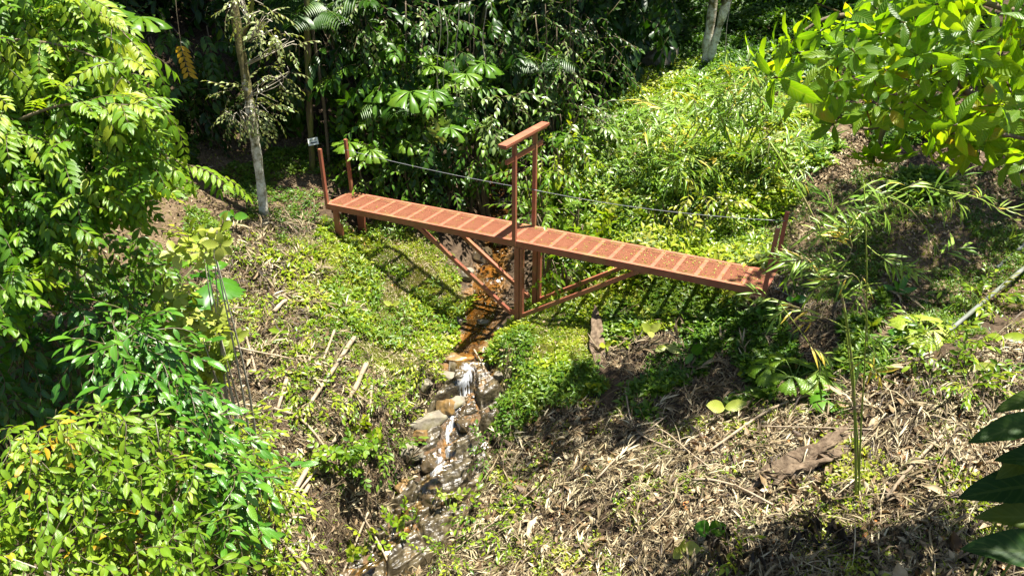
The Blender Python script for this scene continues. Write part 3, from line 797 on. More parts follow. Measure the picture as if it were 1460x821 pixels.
rock(606, 606, (1.5, .46, .42), 38, M_ROCK, 'long pale bedrock slab slanting beside the cascade', 1, .45, (-18, 0), 'rock_slab', G_R)
rock(652, 575, (.75, .38, .32), 30, M_ROCK, 'flat sunlit slab just above the cascade, left of the water', 2, .5, (-10, 0), 'rock_slab', G_R)
rock(640, 543, (.62, .36, .3), -18, M_ROCK, 'smooth grey stone at the head of the cascade', 3, .35, (0, 0), 'boulder', G_R)
rock(605, 553, (.36, .3, .3), 20, M_ROCK, 'rounded pale stone left of the smooth grey stone by the cascade', 4, .4, (0, 0), 'boulder', G_R)
rock(650, 512, (.8, .42, .22), 8, M_ROCKO, 'orange-topped flat stone in the stream below the bridge brace', 5, .5, (0, 0), 'rock_slab', G_R)
rock(690, 500, (.5, .3, .22), 20, M_ROCKO, 'small orange-stained stone beside the stream under the bridge', 6, .45, (0, 0), 'boulder', G_R)
rock(655, 462, (.34, .26, .26), 50, M_ROCKW, 'dark wet stone at the lip of the orange pool', 7, .35, (0, 0), 'boulder', G_R)
rock(688, 462, (.3, .24, .22), 10, M_ROCK, 'small grey stone in mid-stream below the orange pool', 8, .4, (0, 0), 'boulder', G_R)
rock(713, 470, (.28, .22, .2), 70, M_ROCKW, 'dark stone on the right bank below the orange pool', 9, .35, (0, 0), 'boulder', G_R)
rock(632, 478, (.26, .2, .18), 0, M_ROCK, 'pale little stone at the grassy edge of the stream', 10, .4, (0, 0), 'boulder', G_R)
for q_, (px, py, d_, mt_, lab) in enumerate((
    (640, 585, (.5, .4, .34), M_ROCKO, 'brown rounded boulder right under the flat sunlit slab'), (585, 650, (.6, .42, .34), M_ROCK, 'tan boulder at the left margin of the cascade, halfway down'),
    (612, 668, (.42, .36, .3), M_ROCKW, 'dark wet boulder in the middle of the cascade'), (575, 700, (.5, .4, .32), M_ROCKO, 'rust-brown boulder at the lower left of the cascade'),
    (660, 612, (.4, .3, .3), M_ROCKW, 'wet boulder splitting the falling water'), (618, 720, (.5, .34, .28), M_ROCKW, 'low wet boulder where the cascade runs out'), (600, 625, (.46, .36, .3), M_ROCKO, 'brown boulder below the long pale slab'))):
    rock(px, py, d_, U(0, 180), mt_, lab, 70+q_, .22, (U(-12, 12), U(-12, 12)), 'boulder', G_R)
rock(572, 735, (.4, .3, .3), 0, M_ROCKW, 'dark stone beside the leafy plant at the cascade foot', 15, .4, (0, 0), 'boulder', G_R)
rock(690, 640, (.42, .3, .34), 60, M_ROCKW, 'wet brown block on the right edge of the cascade', 16, .4, (0, 0), 'boulder', G_R)
rock(712, 540, (.3, .24, .24), 15, M_ROCK, 'grey stone at the right bank above the waterfall', 17, .4, (0, 0), 'boulder', G_R)
rock(690, 372, (.6, .45, .55), 30, M_ROCKW, 'dark boulder in the stream seen under the deck', 18, .3, (0, 0), 'boulder', G_R)
rock(665, 395, (.5, .35, .35), 0, M_ROCK, 'grey boulder behind the left brace of the bridge', 19, .35, (0, 0), 'boulder', G_R)
rock(712, 350, (.5, .4, .5), 0, M_ROCKW, 'shadowed rock just under the deck beside the gate', 20, .3, (0, 0), 'boulder', G_R)
rock(720, 292, (.9, .5, .3), 10, M_ROCK, 'pale rock ledge in the dark stream bed behind the gate', 21, .4, (0, 0), 'rock_slab', G_R)
rock(868, 182, (1.1, .6, .6), 60, M_ROCK, 'big half-buried grey rock on the green slope right of the gate', 22, .45, (20, 0), 'boulder', G_R)
rock(945, 95, (1.4, 1.0, 1.0), 20, M_ROCK, 'large boulder in deep shade left of the twin pale trunks', 23, .35, (0, 0), 'boulder', G_R)

mb = MB(); n_ = 900
k_ = rng.integers(0, 259, n_); off = rng.normal(0, .34, n_)
P_ = np.stack([cl[k_, 0]+sidev[k_, 0]*off, cl[k_, 1]+sidev[k_, 1]*off, np.zeros(n_)], -1); P_[:, 2] = gh(P_[:, 0], P_[:, 1])
for q_ in range(4):
    V_, Q_ = rock_mesh(200+q_, 5, (1, .8, .6), .1, 9); t_ = Tm(V_, Q_, [], np.zeros((len(V_), 2)), np.zeros(len(V_), int), 1)
    w_ = slice(q_, None, 4); p_ = P_[w_]; a_ = rng.normal(0, 1, (len(p_), 3))
    scatter(mb, t_, p_, frames(a_, rng.normal(0, 1, (len(p_), 3))), .03+.13*U(0, 1, len(p_))**3)
tag(mb.build('stream_pebbles', M_ROCKW), kind='stuff')

# ------------------------------------------------------------------ small growth on the ground
def pts_in(poly, n, ylo=5, yhi=26, xlo=-13, xhi=13, noise=14, keep=None):
    """n points of the ground spread evenly over the area a photograph polygon covers"""
    px_ = np.array([p[0] for p in poly]); py_ = np.array([p[1] for p in poly])
    c = np.array([gp(a, min(b, 880)) for a, b in poly])
    xlo, xhi = c[:, 0].min()-.8, c[:, 0].max()+.8; ylo, yhi = c[:, 1].min()-.8, c[:, 1].max()+.8
    out = []; got = 0
    for _ in range(60):
        x = U(xlo, xhi, 20000); y = U(ylo, yhi, 20000)
        p = np.stack([x, y, gh(x, y)], -1)
        a, b = proj(p)
        a = a+noise*fbm(x*1.7, y*1.7, 3); b = b+noise*fbm(x*1.7+31, y*1.7, 3)
        k = inpoly(a, b, poly)
        d, _, _ = stream_at(x, y)
        k &= d > bed_w(y)+.12*vnoise(x*3, y*3)
        rx = x+4.03; ry = y-15.0; det = BU[0]*BN[1]-BU[1]*BN[0]; tt_ = (rx*BN[1]-ry*BN[0])/det; ww_ = (BU[0]*ry-BU[1]*rx)/det
        k &= ~((tt_ > -.1) & (tt_ < BL+.05) & (ww_ > -.12) & (ww_ < BWD+.12) & (p[:, 2] > -.35))
        if keep is not None: k &= keep(x, y)
        out.append(p[k]); got += k.sum()
        if got >= n: break
    return np.vstack(out)[:n]
def upright(P, lean=.35):
    n = gnormal(P[:, 0], P[:, 1])*.4+np.array([0, 0, .6])+rng.normal(0, lean, (len(P), 3))*np.array([1, 1, .3])
    n = unit(n); a = U(0, 2*math.pi, len(P))
    x = unit(np.cross(n, np.stack([np.cos(a), np.sin(a), np.zeros(len(P))], -1)))
    return np.stack([x, np.cross(n, x), n], -1)
L0 = leaf_t(1, .55, lod0=True, fold=.25, droop=.3)
L0n = leaf_t(1, .3, lod0=True, fold=.2, droop=.3)
HERBS = [herb(6, L0, .065, .7, .05, 1), herb(8, L0, .05, .9, .09, 2), herb(5, L0, .09, .6, .06, 3), herb(7, L0n, .085, .9, .05, 4)]
BLADE = Tm([(-.012, 0, 0), (.012, 0, 0), (-.009, .035, .5), (.009, .035, .5), (0, .22, .9)], [(0, 1, 3, 2)], [(2, 3, 4)], [(0, 0)]*5, [0]*5, 1)
tuft_items = []
def tuft(n, seed):
    r = random.Random(seed); V = []; Q = []; T = []; uv = []; lid = []
    for q in range(n):
        a = r.uniform(0, 6.283); s = r.uniform(.6, 1.2); k = len(V)
        c, d = math.cos(a), math.sin(a); ox, oy = r.uniform(-.3, .3), r.uniform(-.3, .3); st = r.uniform(.4, 2.2)
        for (x, y, z) in BLADE.V*np.array([3.0, 1, 1]): V.append(((x*c-y*st*d)*s+ox, (x*d+y*st*c)*s+oy, z*s))
        Q.append((k, k+1, k+3, k+2)); T.append((k+2, k+3, k+4)); uv += [(0, .5)]*5; lid += [q]*5
    return Tm(V, Q, T, uv, lid, n)
TUFTS = [tuft(9, 1), tuft(8, 2), tuft(10, 3)]
def patch(w, x, y, s, t):
    return vnoise(x*s+w, y*s-w) > t
def cover(name, poly, n, mat, herbs, smin, smax, tlo, thi, keep=None, noise=14):
    mb = MB(); P = pts_in(poly, n, keep=keep, noise=noise)
    for q, h in enumerate(herbs):
        p = P[q::len(herbs)]
        cl = .5+.35*fbm(p[:, 0]*1.1+5, p[:, 1]*1.1, 3)
        sz = smin+(smax-smin)*np.clip(cl+U(-.3, .3, len(p)), 0, 1)
        scatter(mb, h, p, upright(p), sz, tlo+(thi-tlo)*np.clip(cl+rng.normal(0, .2, len(p)), 0, 1), .12)
    return tag(mb.build(name, mat), kind='stuff')
FINE = [herb(6, L0, .045, .7, .04, 11), herb(8, L0, .035, .9, .05, 12), herb(5, L0n, .06, .9, .05, 13)]
TALL = [herb(6, leaf_t(1, .28, lod0=True, fold=.2, droop=.5), .13, 1.3, .10, 21), herb(5, leaf_t(1, .45, lod0=True, fold=.2, droop=.4), .12, .5, .16, 22), herb(9, L0n, .07, 1.5, .2, 23)]
cover('grass', Z_GRASS, 15000, ML['grass'], TUFTS, .03, .10, .1, 1.0, noise=35)
cover('ground_cover', Z_GRASS, 8000, ML['cover'], FINE, .35, 1.2, .2, .95, noise=35, keep=lambda x, y: patch(3, x, y, 1.9, -.2))
cover('ground_cover', Z_GRASS, 700, ML['cover'], HERBS, .8, 1.7, .1, .8, noise=35, keep=lambda x, y: patch(6, x, y, 1.6, .1))
cover('ground_cover', Z_GRASS, 500, ML['shade_cover'], TALL, .5, 1.2, .4, 1.0, noise=35, keep=lambda x, y: patch(26, x, y, 1.2, .1))
cover('grass', Z_LOW, 8000, ML['grass'], TUFTS, .04, .14, .0, .9, noise=40)
cover('ground_cover', Z_LOW, 6500, ML['cover'], FINE, .4, 1.5, .1, .9, noise=40, keep=lambda x, y: patch(31, x, y, 1.7, -.2))
cover('ground_cover', Z_LOW, 1500, ML['cover'], HERBS, .6, 1.7, .1, .85, noise=40, keep=lambda x, y: patch(32, x, y, 1.5, .0))
cover('ground_cover', Z_LOW, 1100, ML['shade_cover'], TALL, .5, 1.2, .3, 1.0, noise=40, keep=lambda x, y: patch(33, x, y, 1.3, .05))
cover('ground_cover', Z_RIGHT, 16000, ML['cover'], FINE, .5, 1.9, .1, .95, noise=35, keep=lambda x, y: patch(9, x, y, 1.3, -.5))
cover('ground_cover', Z_RIGHT, 8000, ML['cover'], HERBS, .6, 2.1, .0, .85, noise=35, keep=lambda x, y: patch(11, x, y, 1.0, -.2))
cover('ground_cover', Z_RIGHT, 5000, ML['shade_cover'], HERBS, .7, 2.0, .2, 1.0, noise=35, keep=lambda x, y: patch(21, x, y, 1.3, 0))
cover('ground_cover', Z_RIGHT, 2600, ML['cover'], TALL, .7, 1.7, .1, .9, noise=35, keep=lambda x, y: patch(22, x, y, .9, 0))
cover('ground_cover', Z_RIGHT, 2200, ML['silver'], TALL, .6, 1.5, .2, .9, noise=35, keep=lambda x, y: patch(23, x, y, 1.2, .1))
cover('ground_cover', Z_RIGHT, 1300, ML['bamboo'], TALL, .8, 2.0, .1, .9, noise=35, keep=lambda x, y: patch(24, x, y, .8, .05))
cover('grass', Z_RIGHT, 9000, ML['grass'], TUFTS, .05, .2, .05, .8, noise=35, keep=lambda x, y: patch(5, x, y, 1.1, -.1))
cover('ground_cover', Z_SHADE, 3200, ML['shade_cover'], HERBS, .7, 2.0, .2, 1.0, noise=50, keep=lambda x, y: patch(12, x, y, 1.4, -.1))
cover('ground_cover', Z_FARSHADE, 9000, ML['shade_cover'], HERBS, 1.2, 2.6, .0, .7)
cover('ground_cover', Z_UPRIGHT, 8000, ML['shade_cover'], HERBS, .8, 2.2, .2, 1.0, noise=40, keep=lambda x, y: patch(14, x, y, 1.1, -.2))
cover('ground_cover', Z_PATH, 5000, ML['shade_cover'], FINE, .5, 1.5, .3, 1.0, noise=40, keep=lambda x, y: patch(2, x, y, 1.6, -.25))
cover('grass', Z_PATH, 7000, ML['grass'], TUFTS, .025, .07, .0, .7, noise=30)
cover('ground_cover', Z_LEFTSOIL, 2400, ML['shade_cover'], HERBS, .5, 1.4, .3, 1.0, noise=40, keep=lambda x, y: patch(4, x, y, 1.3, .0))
cover('grass', Z_LEFTSOIL, 1500, ML['grass'], TUFTS, .02, .07, .0, .6, noise=40, keep=lambda x, y: patch(4, x, y, 1.0, -.2))
cover('ground_cover', Z_LITTER, 1500, ML['cover'], HERBS, .4, 1.2, .1, .9, noise=40, keep=lambda x, y: patch(7, x, y, 2.3, .15))
cover('ground_cover', Z_LITTER, 2500, ML['cover'], FINE, .5, 1.3, .2, .9, noise=40, keep=lambda x, y: patch(17, x, y, 2.6, .05))
cover('ground_cover', Z_LEFTLIT, 700, ML['cover'], HERBS, .6, 1.7, .1, .8, noise=40, keep=lambda x, y: patch(8, x, y, 2.0, .05))
cover('ground_cover', Z_LEFTLIT, 1200, ML['cover'], FINE, .5, 1.3, .2, .9, noise=40, keep=lambda x, y: patch(18, x, y, 2.6, .0))
# dry leaves and straw
LDRY = [leaf_t(1, .42, 4, .45, .5), leaf_t(1, .55, 4, -.35, -.3), leaf_t(1, .36, 4, .7, .2)]
def litter(name, poly, n, mat, smin, smax, tl=(0.05, .95), keep=None, lift=.012):
    mb = MB(); P = pts_in(poly, n, keep=keep, noise=18)
    for q, h in enumerate(LDRY):
        p = P[q::3].copy(); p[:, 2] += lift+U(0, .03, len(p))
        nn = gnormal(p[:, 0], p[:, 1])+rng.normal(0, .33, (len(p), 3))
        d = rng.normal(0, 1, (len(p), 3)); d -= nn*(d*unit(nn)).sum(-1, keepdims=True)
        scatter(mb, h, p, frames(d, nn), smin+(smax-smin)*U(0, 1, len(p))**2, U(tl[0], tl[1], len(p)), .05)
    return tag(mb.build(name, mat), kind='stuff')
def straw(name, poly, n, lmin, lmax, wid=.012, tl=(.05, .95), flow=None, keep=None, lift=.05):
    """long dry strips that lie on the ground, in loose swathes"""
    mb = MB(); P = pts_in(poly, n, keep=keep, noise=18)
    n = len(P); k = 6
    ang = (flow if flow is not None else 0)+1.1*fbm(P[:, 0]*.7+3, P[:, 1]*.7, 2)+rng.normal(0, .85, n)
    L = lmin+(lmax-lmin)*U(0, 1, n)**2; w = wid*U(.5, 1.8, n)
    cv = rng.normal(0, .5, n)
    s = np.linspace(-.5, .5, k)
    a = ang[:, None]+cv[:, None]*s[None]
    x = P[:, :1]+L[:, None]*s[None]*np.cos(a); y = P[:, 1:2]+L[:, None]*s[None]*np.sin(a)
    arch = lift*U(0, 1.8, n)[:, None]*(1-(2*s[None])**2)+U(0, .02, n)[:, None]
    z = gh(x, y)*.5+(gh(x[:, :1], y[:, :1])*(.5-s[None])+gh(x[:, -1:], y[:, -1:])*(.5+s[None]))*.5
    z = np.maximum(z, gh(x, y)+.004)+arch
    tw = U(-.9, .9, n)[:, None]+s[None]
    ww = w[:, None]*(1.05-np.abs(2*s[None])**3)
    ox = -np.sin(a)*ww*np.cos(tw); oy = np.cos(a)*ww*np.cos(tw); oz = ww*np.sin(tw)
    V = np.stack([np.stack([x-ox, y-oy, z-oz], -1), np.stack([x+ox, y+oy, z+oz], -1)], 2).reshape(-1, 3)
    b = (np.arange(n)*2*k)[:, None]; q = np.arange(k-1)[None]*2
    Q = np.stack([b+q, b+q+1, b+q+3, b+q+2], -1).reshape(-1, 4)
    A = np.zeros((len(V), 3)); A[:, 2] = np.repeat(U(tl[0], tl[1], n), 2*k)
    mb.add(V, Q, A=A)
    return tag(mb.build(name, ML['straw']), kind='stuff')
LVN_ = leaf_t(1, .11, 4, .35, .3, base=.7)
def dry_spray(n, seed):
    r = random.Random(seed); it = []
    for i in range(n):
        a = r.uniform(-.9, .9); y = r.uniform(0, .5)
        it.append((LVN_, (0, y, .02), (math.sin(a), .8, r.uniform(-.25, .35)), (r.uniform(-1, 1), r.uniform(-.3, .3), 1), r.uniform(.18, .42)))
    return compose(it, (np.array([(0, -.2, 0), (0, .2, .03), (0, .55, 0)]), .006))
DRYS = [dry_spray(11, 1), dry_spray(9, 2), dry_spray(13, 3)]
def fronds(poly, n, smin, smax, tl=(.1, .95), flow=.5):
    """broken dead palm fronds, lying every way"""
    mb = MB(); P = pts_in(poly, n, noise=30); P[:, 2] += U(.02, .08, n)
    a = flow+rng.normal(0, .9, n)+1.2*vnoise(P[:, 0]*.6, P[:, 1]*.6); nn = gnormal(P[:, 0], P[:, 1])+rng.normal(0, .2, (n, 3))
    d = np.stack([np.cos(a), np.sin(a), U(-.1, .2, n)], -1); d -= nn*(d*nn).sum(-1, keepdims=True)*.8
    R = frames(d, nn)
    for q, t in enumerate(DRYS): scatter(mb, t, P[q::3], R[q::3], U(smin, smax, len(P[q::3])), U(tl[0], tl[1], len(P[q::3])), .15)
    return tag(mb.build('dry_fronds', ML['straw']), kind='stuff')
litter('leaf_litter', Z_LITTER, 19000, ML['dry'], .025, .15, lift=.025, keep=lambda x, y: patch(41, x, y, 1.7, -.3))
litter('leaf_litter', Z_LITTER, 3000, ML['dead'], .05, .18)
straw('dry_straw', Z_LITTER, 17000, .05, .38, .0024, flow=.5, lift=.05, keep=lambda x, y: patch(43, x, y, 1.5, -.2))
straw('dry_straw', Z_LITTER, 260, .6, 1.4, .0035, (.2, .9), flow=.6, lift=.2)
straw('dry_straw', Z_LITTER, 900, .15, .5, .005, (.1, 1), flow=.5, lift=.14)
fronds(Z_LITTER, 1300, .2, .75)
litter('leaf_litter', Z_LITTER, 1500, ML['dry'], .10, .30, (.05, .8), lift=.0)
straw('fallen_twigs', Z_LITTER, 2600, .1, .6, .004, (-.2, .25), flow=.2, lift=.06)
litter('leaf_litter', Z_SHADE, 3000, ML['dry'], .04, .15, (.0, .7))
straw('dry_straw', Z_SHADE, 3400, .1, .6, .0035, (.0, .8), flow=.4)
fronds(Z_SHADE, 160, .5, 1.0, (0, .7))
litter('leaf_litter', Z_LEFTLIT, 8000, ML['dry'], .03, .15, (.0, .85))
straw('dry_straw', Z_LEFTLIT, 9000, .06, .5, .0026, (.0, .85), flow=1.1, lift=.05)
litter('leaf_litter', Z_LEFTLIT, 700, ML['dry'], .10, .26, (.05, .8), lift=.0)
straw('fallen_twigs', Z_LEFTLIT, 2000, .1, .7, .004, (-.2, .3), flow=1.2, lift=.07)
fronds(Z_LEFTLIT, 600, .3, .8, (.0, .85), 1.2)
litter('leaf_litter', Z_LEFTSOIL, 3500, ML['dry'], .03, .11, (.0, .7))
litter('leaf_litter', Z_PATH, 6000, ML['dry'], .03, .11, (.1, .8))
litter('leaf_litter', Z_UPRIGHT, 5000, ML['dry'], .04, .13, (.0, .7))
litter('leaf_litter', Z_BARE, 3000, ML['dry'], .03, .12, (.2, .9))
litter('leaf_litter', Z_RIGHT, 3500, ML['dry'], .04, .14, (.2, .95), lift=.05)
straw('dry_straw', Z_GRASS, 7000, .05, .25, .003, (.2, 1), flow=.8, lift=.04)
straw('dry_straw', Z_RIGHT, 6000, .06, .4, .004, (.2, 1), flow=.8)
straw('dry_straw', Z_LOW, 4500, .05, .35, .003, (.2, 1), flow=.8, lift=.04)
litter('leaf_litter', Z_LOW, 1800, ML['dry'], .03, .12, (.2, .95), lift=.03)
litter('leaf_litter', Z_GRASS, 2200, ML['dry'], .03, .10, (.2, .95), lift=.03)

def clods(poly, n, smin, smax):
    mb = MB(); P = pts_in(poly, n, noise=40)
    for q_ in range(4):
        V_, Q_ = rock_mesh(300+q_, 4, (1, .8, .6), .2, 6); t_ = Tm(V_, Q_, [], np.zeros((len(V_), 2)), np.zeros(len(V_), int), 1)
        p_ = P[q_::4]; scatter(mb, t_, p_, frames(rng.normal(0, 1, (len(p_), 3)), rng.normal(0, 1, (len(p_), 3))), smin+(smax-smin)*U(0, 1, len(p_))**3)
    return tag(mb.build('soil_clods', M_CLOD), kind='stuff')
clods(Z_PATH, 5000, .012, .07); clods(Z_BARE, 3000, .015, .1); clods(Z_UPRIGHT, 3000, .02, .12); clods(Z_LEFTSOIL, 2500, .012, .06)

# ------------------------------------------------------------------ foliage helpers
LV = leaf_t(1, .37, 5, .16, .28)                       # pointed oval
LVL = leaf_t(1, .40, 4, .16, .3)                       # the same, coarser
LVS = leaf_t(1, .50, 3, .18, .25)                      # small leaf
LVR = leaf_t(1, .55, 5, .12, .2, base=1.0, tip=.6)     # broad oval
LVN = leaf_t(1, .105, 4, .2, .3, base=.7)              # bamboo leaf
LVB = leaf_t(1, .36, 9, .14, .3, base=1.15, tip=.8, wave=.06)   # long wavy leaf
S_PIN = [spray_pinnate(5, .42, LV, .16, .45, 1), spray_pinnate(6, .48, LV, .15, .3, 2), spray_pinnate(4, .36, LV, .175, .7, 3)]
S_ALT = [spray_alt(7, .5, LV, .17, 60, .3, 1), spray_alt(8, .6, LV, .16, 50, .5, 2), spray_alt(6, .45, LV, .19, 65, .2, 3)]
S_FAR = [spray_alt(8, .7, LVL, .26, 60, .5, 4), spray_alt(7, .6, LVL, .28, 55, .8, 5), spray_pinnate(5, .7, LVL, .25, .8, 6)]
S_SMALL = [spray_alt(9, .45, LVS, .10, 60, .3, 7), spray_alt(8, .4, LVS, .11, 60, .5, 8)]
S_WHORL = [spray_whorl(7, LVB, .30, .18, .3, 1), spray_whorl(6, LVB, .33, .14, .15, 2), spray_whorl(5, LVB, .28, .2, .5, 3)]
S_ROUND = [spray_whorl(6, LVR, .17, .12, .5, 4), spray_whorl(5, LVR, .19, .1, .3, 5), spray_alt(6, .4, LVR, .17, 60, .1, 9)]
S_BIG = [spray_whorl(8, LVL, .42, .3, .1, 6), spray_whorl(7, LVL, .46, .25, .0, 7), spray_pinnate(4, .8, LVL, .36, .8, 8)]
def bam(n, seed):
    r = random.Random(seed); it = []
    for i in range(n):
        a = r.uniform(-1.1, 1.1); y = .28*i/n
        it.append((LVN, (0, y, -.2*y), (math.sin(a), .55+.4*math.cos(a), r.uniform(-.45, .3)), (r.uniform(-.4, .4), r.uniform(-.3, .3), 1), r.uniform(.17, .30)))
    return compose(it, (np.array([(0, 0, 0), (0, .15, -.02), (0, .3, -.06)]), .004))
S_BAM = [bam(8, 1), bam(7, 2), bam(10, 3)]

def blob(c, r, n, shell=.45, top=None):
    """points in the outer part of an egg-shaped crown, and the way out of it"""
    d = unit(rng.normal(0, 1, (n, 3)))
    if top is not None: d[:, 2] = np.where(U(0, 1, n) < top, np.abs(d[:, 2]), d[:, 2])
    k = 1-shell*U(0, 1, n)**1.5
    lump = 1+.22*fbm(d[:, 0]*2.3+c[0], d[:, 1]*2.3+d[:, 2]*1.7+c[1], 2)
    return np.asarray(c)+d*np.asarray(r)*(k*lump)[:, None], d
def sprays(mb, T, P, D, size=1., droop=.5, wild=.35, tint=None, m=0, jit=.16, upn=(0, 0, 1)):
    n = len(P)
    d = D+np.array([0, 0, -droop])+rng.normal(0, wild, (n, 3))
    up = np.asarray(upn)+rng.normal(0, .3, (n, 3))
    R = frames(d, up)
    sz = size*U(.75, 1.2, n); tn = U(.15, .8, n) if tint is None else tint+rng.normal(0, .14, n)
    k = rng.integers(0, len(T), n)
    for q, t in enumerate(T):
        w = k == q
        scatter(mb, t, P[w], R[w], sz[w], tn[w], jit, m)
def region(poly, n, y0, y1, bias=1.0, slope=0.0):
    """points through the depth of a crown that fills a part of the view"""
    px_ = [p[0] for p in poly]; py_ = [p[1] for p in poly]; out = []; g = 0
    while g < n:
        a = U(min(px_), max(px_), 4*n); b = U(min(py_), max(py_), 4*n); k = inpoly(a, b, poly)
        out.append(np.stack([a[k], b[k]], -1)); g += k.sum()
    q = np.vstack(out)[:n]
    return at(q[:, 0], q[:, 1], y0+(y1-y0)*U(0, 1, n)**bias-slope*(q[:, 1]-min(py_))/(max(py_)-min(py_)))
def path(pts, n=14):
    """a curve through (px, py, depth) points"""
    return bez(np.array([at(a, b, y) for a, b, y in pts]), n)

# ------------------------------------------------------------------ trees behind the bridge
def tree(name, label, cat, base, limbs, crowns, bark, mat, T, group=None, size=1., droop=.5):
    """limbs: list of (points, r0, r1); crowns: list of (centre, radii, sprays)"""
    t = thing(name, base, label, cat, group)
    for k, (pts, r0, r1) in enumerate(limbs):
        m = MB(); pts = np.asarray(pts); m.tube(pts, np.linspace(r0, r1, len(pts))*(1+.12*rng.normal(0, 1, len(pts))), 9)
        m.build('trunk' if k == 0 else 'branch', bark, t)
    if crowns:
        m = MB()
        for c, r, n in crowns:
            P, D = blob(c, r, n, .7)
            sprays(m, T, P, D, size, droop)
        m.build('crown', mat, t)
    return t
def up_to(p, top, n=6, wob=.25):
    p = np.asarray(p, float); top = np.asarray(top, float)
    q = p+(top-p)*np.linspace(0, 1, n)[:, None]; q[1:-1, :2] += rng.normal(0, wob, (n-2, 2))
    return bez(q, 20)
tb = gp(377, 308, -.1)
mossy = path([(377, 309, tb[1]), (372, 262, tb[1]+.03), (362, 190, tb[1]+.1), (350, 110, tb[1]+.2), (338, 40, tb[1]+.3), (330, -30, tb[1]+.35), (322, -160, tb[1]+.4)], 24)
tt = mossy[-1]
mt = thing('mossy_tree', tb, 'leaning tree with a mossy upper trunk and pale lower bark coloured as if sunlit, left of the footbridge', 'tree')
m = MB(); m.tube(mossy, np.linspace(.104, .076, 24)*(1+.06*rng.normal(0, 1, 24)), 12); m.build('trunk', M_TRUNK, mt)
m = MB()
for (x, y, z) in ((-1.5, 3, 3.5), (1.2, 2.2, 3.2), (-2.6, 1.4, 2.6), (.3, 3.4, 4.4)): m.tube(bez([tt, tt+np.array([x*.4, y*.4, z*.6]), tt+np.array([x, y, z])], 10), np.linspace(.09, .03, 10), 7)
m.tube(path([(343, 60, tb[1]+.28), (358, 20, tb[1]+.2), (362, -40, tb[1]+.2)], 8), .035, 6)
m.build('branch', M_BARK_MOSS, mt)
m = MB()
for c, r, n in (((-7.9, 18.0, 8.6), (2.6, 1.9, 1.3), 300), ((-4.6, 19.4, 9.3), (2.4, 1.9, 1.2), 260), ((-6.2, 20.5, 10.2), (3.0, 2.0, 1.4), 260)):
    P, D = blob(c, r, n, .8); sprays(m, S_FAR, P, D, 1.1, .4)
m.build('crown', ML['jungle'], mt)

sp_ = gp(446, 243)
tree('slim_tree', 'slim straight tree trunk carrying the small white sign, behind the left bridge posts', 'tree', sp_,
     [(path([(446, 245, sp_[1]), (440, 130, sp_[1]+.1), (437, -20, sp_[1]+.2), (440, -190, sp_[1]+.3)], 18), .075, .055)],
     [((-2.6, 19.6, 8.8), (2.0, 1.8, 1.2), 210), ((-1.6, 21, 10), (2.6, 2.2, 1.3), 240)], M_BARK_MOSS, ML['jungle'], S_FAR, size=1.1)
q0 = gp(676, 180)
tree('slanting_sapling', 'thin yellowish trunk slanting up to the right in the dark jungle above the gate', 'tree', q0,
     [(path([(668, 190, q0[1]), (682, 60, q0[1]), (698, -10, q0[1]), (720, -120, q0[1])], 16), .06, .05)],
     [((1.6, 19.8, 8.4), (2.2, 1.8, 1.1), 170), ((.2, 22.8, 10.), (2.6, 2.2, 1.3), 240)], M_BARK_MOSS, ML['jungle'], S_FAR, size=1.1)
q1 = gp(1006, 97)
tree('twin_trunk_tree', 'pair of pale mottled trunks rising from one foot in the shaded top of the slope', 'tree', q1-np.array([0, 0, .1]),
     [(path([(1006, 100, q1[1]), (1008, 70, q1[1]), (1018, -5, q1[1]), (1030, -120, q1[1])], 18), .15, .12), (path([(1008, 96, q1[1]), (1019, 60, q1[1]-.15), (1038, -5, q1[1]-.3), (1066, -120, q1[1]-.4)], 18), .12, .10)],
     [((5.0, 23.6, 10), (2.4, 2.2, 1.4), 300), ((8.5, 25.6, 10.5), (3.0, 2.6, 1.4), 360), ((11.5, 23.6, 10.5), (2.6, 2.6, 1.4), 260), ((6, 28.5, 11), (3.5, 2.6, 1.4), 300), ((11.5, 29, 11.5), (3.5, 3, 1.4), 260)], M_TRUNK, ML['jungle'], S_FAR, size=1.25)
# the tree whose overhanging limb shades the path at the bridge's right end
bs = np.array([11.6, 13.2, gh(11.6, 13.2)-.1])
tree('overhanging_tree', 'tall tree at the right whose limb overhangs and shades the trail past the bridge', 'tree', bs,
     [(up_to(bs, (11.0, 13.4, 8.4)), .24, .16), (bez([(11.1, 13.3, 7.2), (9.3, 12.8, 8.3), (7.0, 11.8, 8.8), (4.2, 11.0, 9.0)], 14), .12, .04)],
     [((9.6, 13.2, 8.8), (1.7, 1.3, .8), 190), ((8.0, 12.3, 8.9), (1.3, .9, .7), 100), ((8.0, 11.6, 9.0), (1.0, .6, .5), 90), ((6.3, 10.4, 9.0), (.9, .6, .4), 80), ((5.0, 10.7, 9.0), (.9, .5, .4), 80), ((3.8, 10.6, 9.0), (1.0, .6, .4), 80), ((11.4, 15.2, 9.2), (2, 1.8, .8), 170), ((11.6, 18.2, 9.6), (1.8, 1.6, .9), 200)], M_BARK_MOSS, ML['jungle_light'], S_FAR)
bs = np.array([-9.6, 17.5, gh(-9.6, 17.5)-.1])
tree('shade_tree', 'dark trunk in the deep shade behind the hanging yellow leaf', 'tree', bs,
     [(up_to(bs, (-9.2, 17.8, 8.6)), .16, .12)], [((-9.4, 16.4, 8.8), (2.4, 1.8, 1.2), 300), ((-5.6, 16.9, 8.9), (1.7, .8, .7), 190), ((-4.8, 16.7, 8.9), (1.0, .5, .4), 90), ((-10.5, 19.2, 9.5), (3, 2.2, 1.4), 260)], M_BARK_MOSS, ML['jungle'], S_FAR, size=1.1)

